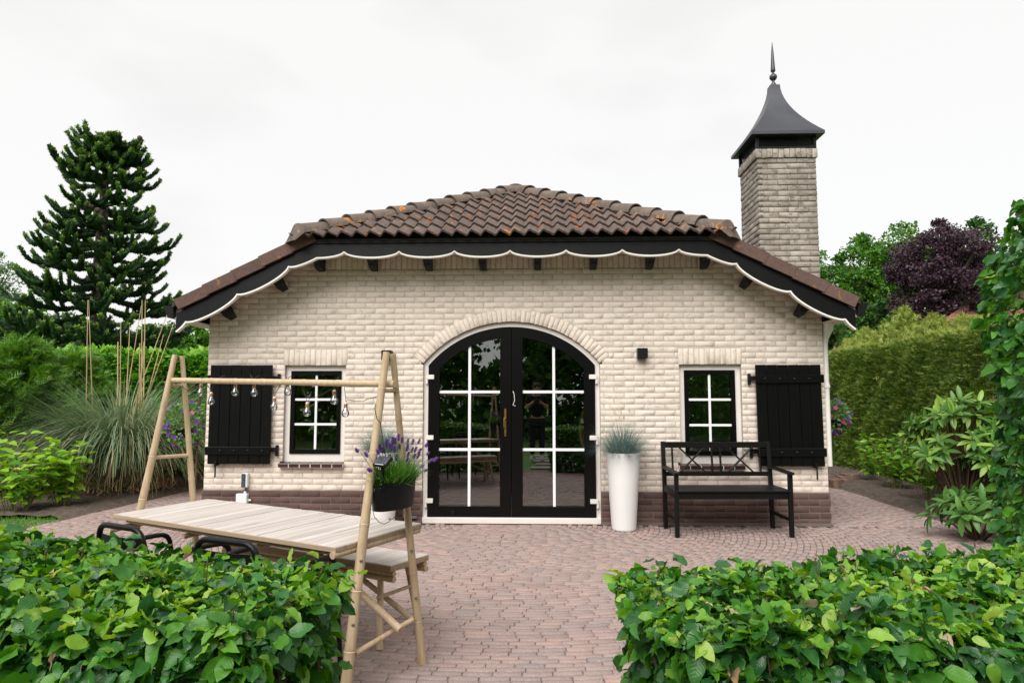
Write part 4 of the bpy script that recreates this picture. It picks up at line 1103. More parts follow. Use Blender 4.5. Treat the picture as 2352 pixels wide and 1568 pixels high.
for nm, s, top_, via, r0, r1 in (('fr', sR, (888, 809), (797, 1555), .017, .026), ('rr', sR, (902.5, 813), (965, 1470), .0145, .022), ('fl', sL, (402, 815), (322, 1164), .017, .026), ('rl', sL, (418, 817), (442, 1147), .0145, .023)):
    a, b = on(s, *top_), on(s, *via); g_ = to_ground(a, b); frame_pts[nm] = (a, g_)
    bamboo('leg', tb, g_, a, r1, r0, .2)
def along(nm, z): a, g_ = frame_pts[nm]; return g_+(a-g_)*(z/a.z)
barL, barR = on(sL-.01, 396, 873), on(sR-.03, 907, 882)
bamboo('hanging_bar', tb, barL, barR, .0165, .0165, .2)
for f, r_, zz in (('fr', 'rr', barR.z-.031), ('fl', 'rl', barL.z-.031)): bamboo('bar_rest', tb, along(f, zz), along(r_, zz), .0095, .0095, .5)
bamboo('ladder_rung', tb, on(sL, 356, 1050), on(sL, 434, 1045), .0115, .0115, .5)
bamboo('low_rung', tb, on(sR, 815, 1500), on(sR, 947, 1422), .013, .012, .3)
zlr = along('fl', .25)
bamboo('low_rung', tb, along('fl', .26), along('rl', .26), .013, .012, .3)
bamboo('end_rail', tb, on(sR+.05, 763, 1275), on(sR+.05, 961, 1216), .017, .016, .2)
bamboo('end_rail', tb, tp(sL-.05, -TWd/2-.03, ZTB-.085), tp(sL-.05, TWd/2+.02, ZTB-.07), .017, .016, .2)
bamboo('brace', tb, tp(sR-.07, .02, .245), tp(-.28, .02, ZTB-.07), .019, .017, .25)
bamboo('brace', tb, tp(sL+.07, .02, .245), tp(.28, .02, ZTB-.07), .019, .017, .25)
bamboo('cross_bearer', tb, tp(-.28, -TWd/2+.04, ZTB-.075), tp(-.28, TWd/2-.04, ZTB-.065), .014, .014); bamboo('cross_bearer', tb, tp(.28, -TWd/2+.04, ZTB-.075), tp(.28, TWd/2-.04, ZTB-.065), .014, .014)
for nm, z in (('fr', .6), ('rr', .58), ('fr', .33), ('rr', .34)):
    q = along(nm, z); MB().lathe([(.007, 0), (.007, .006), (.003, .007)], q-Vector((E1.x, E1.y, 0))*.022*0+Vector((.2, -.95, 0)).normalized()*.021, 8, Matrix.Rotation(R(90), 3, 'X')).build('bolt', m_steel, tb)
# ---- bamboo bench behind it
bq = (pZ(902, 1299, .44)+pZ(981, 1271, .44))/2; bl2 = 1.42
BC = Vector((bq.x, bq.y))+E1*(bl2/2); BZ, BWd = .44, .33
def bp(s, t, z): q = BC+E1*s+E2*t; return Vector((q.x, q.y, z))
bb = thing('bamboo_bench', 'whitewashed bamboo slat bench on the house side of the bamboo table', 'bench', bp(0, 0, 0))
NB = 21; p = bl2/NB
for i in range(NB): MB().box(bp(-bl2/2+p*(i+.5), 0, BZ-.012+random.uniform(-.001, .001)), (p-.0015, BWd-.004, .024), Matrix.Rotation(TA, 3, 'Z'), .0022).build('slat', m_slat, bb)
for t_ in (-1, 1):
    MB().beam(bp(-bl2/2, t_*(BWd/2-.004), BZ-.0185), bp(bl2/2, t_*(BWd/2-.004), BZ-.0185), .012, .034, .003).build('edge_board', m_edge, bb)
    bamboo('long_rail', bb, bp(-bl2/2+.0, t_*(BWd/2-.03), BZ-.05), bp(bl2/2, t_*(BWd/2-.03), BZ-.05), .015, .015); bamboo('long_rail', bb, bp(-bl2/2-.005, t_*(BWd/2-.025), BZ-.078), bp(bl2/2, t_*(BWd/2-.025), BZ-.078), .016, .016)
    for s in (-1, 1): bamboo('leg', bb, bp(s*(bl2/2-.06), t_*(BWd/2+.01), 0), bp(s*(bl2/2-.12), t_*(BWd/2-.055), BZ-.03), .019, .017)
for s in (-1, 1):
    MB().beam(bp(s*(bl2/2-.004), -BWd/2+.01, BZ-.0185), bp(s*(bl2/2-.004), BWd/2-.01, BZ-.0185), .012, .033, .003).build('edge_board', m_edge, bb)
    bamboo('low_rung', bb, bp(s*(bl2/2-.09), -BWd/2, .26), bp(s*(bl2/2-.09), BWd/2-.02, .26), .01, .01, .5); bamboo('brace', bb, bp(s*(bl2/2+.02), .0, .12), bp(s*.15, 0, BZ-.06), .016, .015)

# ---- black metal chairs
m_chair = plain('matt_black_metal', S(11, 11, 13), S(15, 15, 17), 30, .42, .05, 90, 0, .1, spec=.3)
def arcpts(c, pts, n=5):                                  # round the corners of a polyline
    out = [Vector(pts[0])]
    for i in range(1, len(pts)-1):
        a, b, d = Vector(pts[i-1]), Vector(pts[i]), Vector(pts[i+1]); r = min(c, (a-b).length*.45, (d-b).length*.45)
        s, e = b+(a-b).normalized()*r, b+(d-b).normalized()*r
        for k in range(n+1): t = k/n; out.append(s*(1-t)**2+b*2*t*(1-t)+e*t*t)
    return out+[Vector(pts[-1])]
def chair(loc, rz, lab):
    t = thing('metal_chair', lab, 'chair', loc, rz, 'black chairs tucked under the bamboo table')
    M_ = Matrix.Translation(loc) @ Matrix.Rotation(rz, 4, 'Z'); T_ = lambda pts: [M_ @ Vector(q) for q in pts]
    MB().tube(T_(arcpts(.06, [(-.215, -.235, .43), (-.155, -.285, .745), (.155, -.285, .745), (.215, -.235, .43)], 6)), .0135, 10).build('back_frame', m_chair, t, True)
    for sx in (-1, 1):
        MB().tube(T_([(sx*.21, -.235, .44), (sx*.215, -.30, 0)]), .0125, 10).build('rear_leg', m_chair, t, True)
        MB().tube(T_(arcpts(.06, [(sx*.185, -.262, .60), (sx*.225, -.02, .63), (sx*.23, .13, .625), (sx*.225, .21, 0)], 6)), .0125, 10).build('arm_and_front_leg', m_chair, t, True)
    for z, w in ((.675, .166), (.575, .186)):
        m = MB(); k = 10; V = []
        for i in range(k+1):
            x = -w+2*w*i/k; y = -.275+(z-.675)*-.12*-1-.025*(1-(x/w)**2)
            for dz in (-.027, .027):
                for dy in (0, .006): V.append(M_ @ Vector((x, y+dy, z+dz)))
        f = []
        for i in range(k):
            a = i*4; f += [(a, a+4, a+6, a+2), (a+1, a+3, a+7, a+5), (a+2, a+6, a+7, a+3), (a, a+1, a+5, a+4)]
        m.add(V, f).build('back_slat', m_chair, t, True)
    for i in range(6): MB().box(M_ @ Vector((0, -.19+i*.075, .44-.004*abs(i-2.5))), (.44, .062, .008), Matrix.Rotation(rz, 3, 'Z'), .002).build('seat_slat', m_chair, t)
    MB().tube(T_(arcpts(.04, [(-.22, -.23, .43), (-.235, .21, .43), (.235, .21, .43), (.22, -.23, .43)], 4)), .011, 8).build('seat_frame', m_chair, t, True)
rzc = TA+R(90)-math.pi+0*1
rzc = math.atan2(E2.y, E2.x)-R(90)
for (ua, va, ub, vb, rr, lab) in ((473, 1230, 564, 1242, R(7), 'black metal armchair at the table, the one nearer the lavender end'), (240, 1193, 312, 1214, R(2), 'black metal armchair at the table, the one nearer the soil bed with pampas grass')):
    a, b = pZ(ua, va, .757), pZ(ub, vb, .757); c = (a+b)/2
    d = Vector((-math.sin(rzc+rr), math.cos(rzc+rr), 0))
    chair(Vector((c.x, c.y, 0))+d*.285, rzc+rr, lab)

# ================================================================== string of bulbs on the bar
ls = thing('string_lights', 'string of clear bulb lights hanging on the bamboo bar', 'string lights', (barL+barR)/2)
c3 = lambda x, y: ((650+x*.5102)/1.7415, (1300+y*.5102)/1.7415)
n2 = (E2.x, E2.y, 0)
def bpt(x, y, off=0.): u, v = c3(x, y); return pP(u, v, barL-Vector((E2.x, E2.y, 0))*off, n2)
m_cable = plain('dark_green_cable', S(34, 40, 40), S(44, 52, 52), 30, .5, .1, 90, 0)
m_copper = plain('bulb_collar', S(176, 132, 92), S(150, 104, 66), 60, .4, .15, 120, .1, .6)
m_cap = plain('bulb_cap_white', S(226, 218, 206), S(206, 194, 180), 40, .5, .2, 90, 0)
def bulb(p, tiltx):
    q = newobj('bulb', None, ls, Matrix.Translation(p)); rot = Matrix.Rotation(tiltx, 3, 'Y')
    MB().lathe([(.004, .0), (.007, -.004), (.0095, -.010), (.0095, -.011)], p, 14, rot).build('cap', m_cap, q, True)
    pr = []
    for i in range(6): pr += [(.0092, -.011-i*.003), (.0103, -.0125-i*.003)]
    MB().lathe(pr+[(.0092, -.029)], p, 14, rot).build('screw_collar', m_copper, q, True)
    g_ = [(.0095, -.029), (.0105, -.038), (.0145, -.0445), (.0185, -.052), (.0198, -.060), (.0185, -.068), (.014, -.0745), (.007, -.0785), (.0012, -.0795)]
    MB().lathe(g_, p, 20, rot).build('glass_globe', m_bulb, q, 'all')
    MB().tube([p+rot @ Vector((0, 0, -.028)), p+rot @ Vector((.004, 0, -.045)), p+rot @ Vector((-.005, .003, -.058)), p+rot @ Vector((.003, -.003, -.064))], .0011, 5).build('filament_wire', m_steel, q)
BL = [(303, 455, .05), (382, 522, -.02), (573, 450, .03), (716, 452, -.06), (879, 557, .04), (980, 440, -.06), (1136, 600, .03), (1347, 503, 0), (1438, 600, .02)]
for x, y, tl in BL: bulb(bpt(x, y), tl)
cb = MB()
def cab(*pts, o=.0, r=.0016): cb.tube([bpt(x, y, o) for x, y in pts], r, 5)
fr = .019
cab((90, 450), (180, 500), (260, 545), (303, 455)); cab((303, 455), (310, 400), o=fr); cab((305, 398), (330, 450), (365, 490), (382, 522), o=fr*.6); cab((382, 522), (400, 470), (435, 420), (488, 394), o=fr*.6)
cab((573, 452), (573, 440), o=0); cab((716, 452), (706, 420), (688, 386), o=fr); cab((716, 452), (725, 415), (757, 394), o=fr)
cab((879, 557), (868, 510), (838, 442), o=.005); cab((879, 557), (895, 520), (925, 470), (938, 440), o=.005)
cab((980, 440), (975, 415), (966, 392), o=fr); cab((980, 440), (990, 410), (1013, 395), o=fr)
cab((1136, 600), (1112, 530), (1076, 440), o=.003); cab((1136, 600), (1160, 570), (1210, 560), (1260, 538), (1310, 508), (1347, 503), o=.003)
cab((1347, 503), (1358, 440), (1372, 415), (1388, 402), o=fr); cab((1355, 503), (1366, 440), (1383, 408), o=fr)
cab((1438, 600), (1432, 540), (1424, 455), o=.003); cab((1438, 600), (1455, 584), (1510, 596), (1570, 597), (1620, 575), (1680, 560), o=.003)
pf = lambda x, y, o=.03: pP(*c3(x, y), tp(sR-o, 0, 0), n1)
cb.tube([pf(1672, 620), pf(1664, 655), pf(1680, 730), pf(1710, 770), pf(1722, 850), pf(1735, 960), pf(1752, 1040)], .002, 5)
cb.tube([pf(1630, 1440), pf(1648, 1447), pf(1660, 1500), pf(1700, 1545), pf(1740, 1557), pf(1775, 1540), pf(1790, 1520), pf(1778, 1508), pf(1772, 1520), pf(1785, 1528), pf(1830, 1495), pf(1870, 1450), pf(1900, 1405)], .0016, 5)
cb.build('cable', m_cable, ls)
# ================================================================== lavender in a black bucket on the frame
m_bucket = plain('black_zinc_bucket', S(16, 17, 19), S(26, 27, 29), 14, .5, .2, 40, 0, .1, spec=.3)
pc = pP(905, 1104, tp(sR-.02, 0, 0), n1); zr_ = pc.z; zb_ = zr_-.125
bk = thing('hanging_bucket', 'black oval zinc bucket hung on the bamboo frame', 'planter', (pc.x, pc.y, zb_))
rotE = Matrix.Rotation(math.atan2(E2.y, E2.x), 3, 'Z') @ Matrix.Rotation(R(-2), 3, 'Y')
oc = Vector((pc.x, pc.y, zb_))
MB().lathe([(.88, 0), (.90, .004), (.99, .119), (1.02, .121), (1.02, .126), (.97, .126), (.95, .09), (.05, .088)], oc, 40, rotE @ Matrix.Diagonal((.142, .078, 1))).build('bucket', m_bucket, bk, True)
MB().lathe([(.94, 0), (.9, .012), (.05, .02)], oc+Vector((0, 0, .088)), 24, rotE @ Matrix.Diagonal((.128, .08, 1))).build('potting_soil', m_soil, bk)
lv = thing('lavender_plant', 'flowering purple lavender in the black bucket', 'plant', (pc.x, pc.y, zr_-.03))
n = 900; loc = rng.uniform(-1, 1, (n, 2)); loc = loc/np.maximum(1, np.linalg.norm(loc, axis=1, keepdims=True))
px_ = np.array([(rotE @ Vector((a*.11, b*.065, 0)))[:] for a, b in loc])
az = np.arctan2(px_[:, 1], px_[:, 0])+rng.normal(0, .7, n); rr = np.linalg.norm(loc, axis=1)
V, T = blades(np.c_[px_[:, :2]+np.array(pc)[:2], np.full(n, zr_-.02)+rng.uniform(0, .05, n)], az, rng.uniform(.05, .12, n), np.clip(rr*1.05+rng.normal(0, .35, n), 0, 1.7), rng.uniform(-.5, .7, n), np.full(n, .0058), 4)
newobj('leaf_mass', big_mesh('leaf_mass', V, T, m_lavleaf), lv, None, 'stuff')
def flower_t(seed):
    r = random.Random(seed); V = []; T = []
    for k in range(26):
        z = k/26*.034; a = k*2.4; rad = .0062*(1-.45*abs(k/26-.4)*2)
        c = Vector((rad*math.cos(a), rad*math.sin(a), z)); u = Vector((-math.sin(a), math.cos(a), 0))*.0042; w = Vector((math.cos(a)*.0045, math.sin(a)*.0045, .0045)); b = len(V)
        V += [c-u, c+u, c+w+u*.6, c+w-u*.6, c-w*.6]; T += [(b, b+1, b+2), (b, b+2, b+3), (b, b+4, b+1)]
    return np.array([tuple(v) for v in V]), np.array(T), None
FT = [big_mesh('flower_spike', *flower_t(k)[:2], m_lavflower) for k in range(4)]
fl = [(117, 515), (247, 580), (305, 785), (400, 540), (425, 480), (520, 390), (510, 440), (555, 460), (590, 490), (620, 515), (600, 395), (630, 400), (675, 350), (685, 465), (720, 385), (800, 400), (790, 495), (855, 515), (865, 405), (900, 510), (950, 395), (950, 540), (1050, 445), (1068, 560), (1090, 660), (1155, 640), (1030, 775), (785, 650), (648, 630), (712, 565), (745, 560), (930, 600), (985, 720), (880, 600), (700, 630), (800, 575), (565, 640), (470, 520)]
for x, y in fl:
    u, v = (1400+x/3.484)/1.7415, (1650+y/3.484)/1.7415
    tpnt = pP(u, v, tp(sR-.02+random.uniform(-.07, .05), 0, 0), n1)
    d = tpnt-Vector((pc.x, pc.y, zr_)); b = Vector((pc.x+d.x*.45, pc.y+d.y*.45, zr_+.01))
    MB().tube([b, b+(tpnt-b)*.5+Vector((0, 0, .008)), tpnt+Vector((0, 0, .004))], .0011, 4).build('flower_stem', m_lavleaf, lv)
    q = (tpnt-b).to_track_quat('Z', 'Y').to_matrix().to_4x4()
    newobj('flower_spike', random.choice(FT), lv, Matrix.Translation(tpnt-Vector((0, 0, .014))) @ q @ Matrix.Scale(random.uniform(.75, 1.1), 4))
sp = thing('solar_panel', 'small black solar panel on a stake in the lavender bucket', 'solar panel', pP(884, 1100, tp(sR-.03, 0, 0), n1))
pq = pP(879, 1060, tp(sR-.06, 0, 0), n1)
Rs = Matrix.Rotation(R(-28), 3, 'Z') @ Matrix.Rotation(R(38), 3, 'X') @ Matrix.Rotation(R(4), 3, 'Y')
MB().box(pq, (.078, .062, .016), Rs, .003).build('housing', m_ironblk, sp)
m_pv = plain('solar_cell', S(58, 60, 74), S(76, 78, 92), 60, .2, 0, None, .1)
for i in range(4): MB().box(pq+Rs @ Vector((-.026+i*.0173, .002, .0085)), (.0155, .048, .002), Rs).build('solar_cell', m_pv, sp)
m_print = plain('white_print', S(210, 210, 210), None, 10, .5, 0, None, 0)
MB().box(pq+Rs @ Vector((0, -.0262, .0085)), (.05, .003, .0012), Rs).build('printed_strip', m_print, sp)
MB().tube([pq+Vector((0, 0, -.01)), Vector((pq.x, pq.y, zr_-.03))], [.009, .006], 8).build('stake', m_ironblk, sp)
MB().tube([Vector((pq.x, pq.y, zr_-.02)), Vector((pc.x, pc.y, zr_-.03))], .004, 6).build('stake_foot', m_ironblk, sp)

# ================================================================== vegetation
def beech_hedge(name, label, cat, pts_fn, loc, nparts=300, tw=400, seed=0):
    """pts_fn returns positions, outward normals, how far up the top (0..1) and a score (low = seen large)"""
    t = thing(name, label, cat, loc)
    P_, No, topf, score = pts_fn()
    n = len(P_)
    # leaves droop on the sides, lie and stand on the top
    out = No*np.array([1, 1, .35]); rnd = rand_dirs(n)
    ax_side = out*.75 + rnd*.55 + np.c_[np.zeros((n, 2)), np.full(n, -.55)]
    ax_top = rnd*np.array([1, 1, .45]) + np.c_[np.zeros((n, 2)), np.full(n, .25)] + out*.2
    A_ = ax_side*(1-topf[:, None]) + ax_top*topf[:, None]
    Nn = np.c_[np.zeros((n, 2)), np.ones(n)]*(.35+.75*topf[:, None]) + out*(.9-.5*topf[:, None]) + rand_dirs(n)*.75
    size = (.032+.052*rng.beta(1.4, 1.7, n))*(1-.15*topf)
    Ms = frames(P_, A_, Nn, size)
    young = (topf > .45) & (rng.uniform(0, 1, n) < .46) | (rng.uniform(0, 1, n) < .07)
    Ms[young, :, :3] *= .78
    leaves(t, 'leaf', T_beech, Ms[~young], [(m_beech_old, .56), (m_beech_mid, .436), (m_beech_dry, .004)], score[~young], int(nparts*.78), True)
    leaves(t, 'leaf', T_beech, Ms[young], [(m_beech_new, .94), (m_beech_mid, .02), (m_beech_dry, .04)], score[young], int(nparts*.22), True)
    m = MB(); idx = rng.permutation(n)[:tw]
    for i in idx:
        p1 = Vector(P_[i]); p0 = p1-Vector(No[i])*random.uniform(.08, .2)-Vector((0, 0, random.uniform(.02, .12)))
        up = Vector((random.uniform(-.02, .02), random.uniform(-.02, .02), .035 if topf[i] > .5 and random.random() < .35 else 0))
        m.tube([p0, (p0+p1)/2+Vector(rand_dirs(1)[0])*.01, p1+up], [.0035, .0025, .0012], 5)
        if up.z: m.lathe([(.0012, 0), (.0032, .006), (.0028, .012), (.0006, .02)], p1+up, 5)
    m.build('twig_mass', m_twig, t, False, 'stuff')
    return t
HC = np.array([CX, W])
def arc_hedge(a0, a1, ri, ro, zt, dens, rise=0.):
    def fn():
        L_ = abs(a1-a0)*(ri+ro)/2; th = ro-ri; N_ = int(dens*(L_*th+2*L_*zt*.75+2*th*zt*.7))
        kind = rng.choice(5, N_, p=np.array([L_*th*1.25, L_*zt*.75, L_*zt*.4, th*zt*.7, th*zt*.7])/(L_*th*1.25+L_*zt*1.15+2*th*zt*.7))
        a = a0+(a1-a0)*rng.uniform(0, 1, N_); r = rng.uniform(ri, ro, N_); z = zt*(1-rng.uniform(0, 1, N_)**1.6)
        dp = np.abs(rng.normal(0, .06, N_))+rng.uniform(-.035, .02, N_)
        shoot = rng.uniform(0, 1, N_) < .06; dp[shoot] -= np.where(kind[shoot] == 0, rng.uniform(0, .03, shoot.sum()), rng.uniform(.02, .075, shoot.sum()))
        top_ = kind == 0; fo = kind == 1; fi = kind == 2; e0 = kind == 3; e1 = kind == 4
        bmp = .035*np.sin(a*31)*np.cos(r*17+a*13)
        z[top_] = zt+bmp[top_]-dp[top_]; r[fo] = ro+.03*np.sin(a[fo]*40+z[fo]*9)-dp[fo]; r[fi] = ri+dp[fi]
        sA = 1 if a1 > a0 else -1; rm = (ri+ro)/2
        a[e0] = a0+sA*(dp[e0]+.03*np.sin(z[e0]*14))/rm; a[e1] = a1-sA*dp[e1]/rm
        rad = np.c_[np.sin(a), -np.cos(a)]; tan = np.c_[np.cos(a), np.sin(a)]*sA
        No = np.zeros((N_, 3)); No[top_, 2] = 1; No[fo, :2] = rad[fo]; No[fi, :2] = -rad[fi]; No[e0, :2] = -tan[e0]; No[e1, :2] = tan[e1]
        # round the shoulders
        edge = np.clip((z-(zt-.14))/.14, 0, 1)
        rr = r-(r-rm)*.16*edge
        P_ = np.c_[HC[0]+rr*np.sin(a), HC[1]-rr*np.cos(a), z*(1+rise*np.clip(np.abs(a)-.1, 0, .3))]
        topf = np.where(top_, 1., edge*.55)
        uv = np.array([proj(p) for p in P_]); off = (uv[:, 0] < -20) | (uv[:, 0] > 2370) | (uv[:, 1] > 1590)
        return P_, No, topf, uv[:, 2]+np.maximum(dp, 0)*6+off*20+(kind == 2)*2
    return fn
lm = lambda a, r: (HC[0]+r*math.sin(a), HC[1]-r*math.cos(a), 0)
beech_hedge('beech_hedge', 'low clipped beech hedge in front of the bamboo table', 'hedge', arc_hedge(-.068, -.62, 5.34, 5.98, .80, 3300, .5), lm(-.3, 5.6))
beech_hedge('beech_hedge', 'low clipped beech hedge across the paving from the black bench', 'hedge', arc_hedge(.105, .44, 5.30, 5.98, .79, 3400), lm(.28, 5.6))
def column_fn():
    N_ = 8000; a = rng.uniform(0, 2*math.pi, N_); z = rng.uniform(.05, 2.2, N_); top_ = rng.uniform(0, 1, N_) < .1
    rr = 1-np.abs(rng.normal(0, .07, N_)); rr[top_] = np.sqrt(rng.uniform(0, 1, top_.sum())); z[top_] = 2.17
    taper = 1-.22*np.clip((z-1.9)/.36, 0, 1)
    bump = 1+.05*np.sin(z*7+a*3)
    x = 2.70+.66*rr*taper*np.cos(a)*bump; y = 3.02+.42*rr*taper*np.sin(a)*bump
    No = np.c_[np.cos(a), np.sin(a), np.zeros(N_)]; No[top_] = (0, 0, 1)
    P_ = np.c_[x, y, z+rng.normal(0, .015, N_)]; uv = np.array([proj(p) for p in P_])
    return P_, No, np.where(top_, 1., np.clip((z-1.95)/.3, 0, 1)*.5), uv[:, 2]+(1-rr)*4+((uv[:, 0] > 2365))*20
t = beech_hedge('tall_beech_hedge', 'tall upright beech hedge beside the rhododendron', 'hedge', column_fn, (2.74, 3.02, 0))
m = MB()
for i in range(9): m.tube([(2.36+i*.1, 3.0+random.uniform(-.1, .1), 0), (2.36+i*.1+random.uniform(-.05, .05), 3.0, 1.0), (2.41+i*.09, 3.0, 1.9)], [.018, .012, .005], 6)
m.build('trunk', m_twig, t)
# trunks of the low hedges
for hd_o, (a0, a1) in ((bpy.data.objects['beech_hedge'], (-.08, -.6)), (bpy.data.objects['beech_hedge.001'], (.13, .43))):
    m = MB()
    for i in range(16):
        a = a0+(a1-a0)*i/15; c = Vector(lm(a, 5.65+random.uniform(-.05, .05)))
        for k in range(4): m.tube([c, c+Vector((random.uniform(-.12, .12), random.uniform(-.12, .12), .35)), c+Vector((random.uniform(-.2, .2), random.uniform(-.2, .2), .68))], [.014, .009, .004], 6)
    m.build('trunk', m_twig, hd_o)

# ---- clipped conifer hedge along the right boundary
def hedge_line(name, label, a, b, thick, zt, n, mats, size, tmpl, top_mat=None, side=1, cat='hedge', zvar=.03, topn=0, parts=0, core=True, young=.0):
    a, b = Vector(a), Vector(b); d = (b-a); L_ = d.length; u = d/L_; nr = Vector((-u.y, u.x))*side     # nr points to the viewer's side
    t = thing(name, label, cat, ((a+b)/2)[:]+(0,))
    s = rng.uniform(0, L_, n); z = zt*rng.uniform(0, 1, n)**.85; dp = np.abs(rng.normal(0, .075, n))
    bul = .05*np.sin(s*3.1)*np.sin(z*4+s)+.03*np.sin(s*9+z*7)
    P_ = np.c_[a.x+u.x*s+nr.x*(bul-dp), a.y+u.y*s+nr.y*(bul-dp), z]
    No = np.tile([nr.x, nr.y, .2], (n, 1))
    rd = rand_dirs(n)
    Ms = frames(P_, No*.8+rd*.6+np.array([0, 0, .25]), np.tile([0, 0, 1.], (n, 1))*.6+No*.6+rand_dirs(n)*.5, rng.uniform(.7, 1.25, n)*size)
    uvz = np.array([proj(p) for p in P_])
    leaves(t, 'leaf' if parts else 'foliage', tmpl, Ms, mats, uvz[:, 2]+dp*8+20*((uvz[:, 0] < 0) | (uvz[:, 0] > 2352)), parts, True, 'foliage')
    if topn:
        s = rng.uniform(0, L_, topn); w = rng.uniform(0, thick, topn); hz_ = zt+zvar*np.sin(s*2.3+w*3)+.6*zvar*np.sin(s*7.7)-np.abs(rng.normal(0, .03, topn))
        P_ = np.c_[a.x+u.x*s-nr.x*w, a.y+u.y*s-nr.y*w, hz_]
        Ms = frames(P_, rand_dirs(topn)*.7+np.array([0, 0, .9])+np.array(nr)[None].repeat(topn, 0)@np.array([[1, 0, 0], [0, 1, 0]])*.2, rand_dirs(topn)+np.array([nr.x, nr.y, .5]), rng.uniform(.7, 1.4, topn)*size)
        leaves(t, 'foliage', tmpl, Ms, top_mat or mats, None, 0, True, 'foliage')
    if core:
        m = MB(); k = max(2, int(L_/.5))
        for i in range(k):
            s_ = L_*(i+.5)/k; c = a+u*s_-nr*thick*.5
            m.tube([(c.x, c.y, 0), (c.x+random.uniform(-.05, .05), c.y, zt*.5), (c.x+random.uniform(-.1, .1), c.y, zt*.92)], [.05, .04, .015], 7)
        m.build('trunk', m_bark, t)
        # dense dead inside of the hedge
        n2_ = int(n*.40); s = rng.uniform(0, L_, n2_); w = .08+rng.uniform(0, 1, n2_)**2*(thick-.1); z = rng.uniform(0, zt*.97, n2_)
        Ms = frames(np.c_[a.x+u.x*s-nr.x*w, a.y+u.y*s-nr.y*w, z], rand_dirs(n2_), rand_dirs(n2_), rng.uniform(1.6, 2.8, n2_)*size)
        leaves(t, 'foliage', tmpl, Ms, mats, None, 0, True, 'foliage')
    return t
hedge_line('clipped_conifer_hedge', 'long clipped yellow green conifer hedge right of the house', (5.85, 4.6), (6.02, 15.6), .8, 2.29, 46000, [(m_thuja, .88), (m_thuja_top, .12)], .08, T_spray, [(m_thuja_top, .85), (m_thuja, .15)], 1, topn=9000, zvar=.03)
t = thing('conifer_row', 'loose untrimmed conifers rising behind the clipped hedge', 'conifer', (6.85, 11, 0))
n = 18000; s = rng.uniform(.2, 1, n)
pk = 2.36+.25*s+.05*np.sin(s*31)+.42*np.exp(-((s-.71)/.018)**2)+.22*np.exp(-((s-.79)/.02)**2)+.24*np.exp(-((s-.60)/.015)**2)+.14*np.exp(-((s-.9)/.02)**2)+.1*np.exp(-((s-.5)/.012)**2)
z = pk-np.abs(rng.normal(0, .22, n)); wid = np.clip((pk+.05-z)*1.1, .02, .5)
P_ = np.c_[6.55+s*.2+rng.normal(0, 1, n)*wid*.45, 6.5+s*8.5+rng.normal(0, 1, n)*wid*.45, z]
leaves(t, 'foliage', T_spray, frames(P_, rand_dirs(n)*.8+np.array([0, 0, .7]), rand_dirs(n)+np.array([-.6, -.6, .3]), rng.uniform(.07, .15, n)), [(m_thuja_top, .7), (m_thuja, .3)], None, 0, True, 'foliage')
m = MB()
for i in range(12): m.tube([(6.78+i*.016, 6.8+i*.7, 0), (6.78+i*.016, 6.8+i*.7, 2.1)], [.05, .015], 6)
m.build('trunk', m_bark, t)

# ---- cherry laurel hedge on the left, behind the pampas grass
hl_a, hl_b = pY(-200, 808, 11.6), pY(500, 808, 11.6)
hedge_line('laurel_hedge', 'bright green laurel hedge behind the pampas grass', (hl_a.x, 11.6), (hl_b.x, 11.6), .8, hl_b.z-.03, 9000, [(m_laurel, .75), (m_laurel_new, .25)], .13, T_laur, [(m_laurel_new, .8), (m_laurel, .2)], -1, topn=1500, zvar=.04, parts=300)

# ---- loose conifer shrubs at the far left
def conifer_shrub(x, y, h, r, n, lab):
    t = thing('conifer_shrub', lab, 'conifer', (x, y, 0), 0, 'loose green conifers by the left bed')
    nb = 150; m = MB(); m.tube([(x, y, 0), (x+.02, y, h*.6), (x, y, h*.97)], [.05, .03, .008], 7)
    Ps, As = [], []
    for i in range(nb):
        zb = h*(.04+.93*(i/nb)); a = i*2.4+random.uniform(-.3, .3); rl = r*(1-(zb/h)**1.6*.85)*random.uniform(.75, 1.12)
        d = Vector((math.cos(a), math.sin(a), .55)); e = Vector((x, y, zb))+Vector((math.cos(a)*rl, math.sin(a)*rl, rl*.45))
        m.tube([(x, y, zb), e], [.010, .003], 4)
        k = int(n/nb)
        tt = rng.uniform(.25, 1.05, k)
        pp = np.outer(1-tt, (x, y, zb))+np.outer(tt, e[:])+rng.normal(0, .06, (k, 3)); Ps.append(pp)
        As.append(np.tile(d[:], (k, 1))+rand_dirs(k)*.8)
    P_, A_ = np.concatenate(Ps), np.concatenate(As); n_ = len(P_)
    m.build('trunk', m_bark, t)
    leaves(t, 'foliage', T_spray, frames(P_, A_, rand_dirs(n_)*.8+np.array([0, -.4, .8]), rng.uniform(.10, .22, n_)), [(m_conifer, 1.)], None, 0, True, 'foliage')
a = pY(60, 800, 9.9); conifer_shrub(a.x, 9.9, a.z+.02, 1.0, 7000, 'feathery green conifer shrub behind the light hydrangea')
a = pY(-70, 820, 9.2); conifer_shrub(a.x, 9.2, a.z, .9, 5000, 'feathery green conifer shrub leaning out of the left bed corner')
a = pY(170, 820, 10.6); conifer_shrub(a.x, 10.6, a.z, .85, 5000, 'feathery green conifer shrub against the laurel hedge')

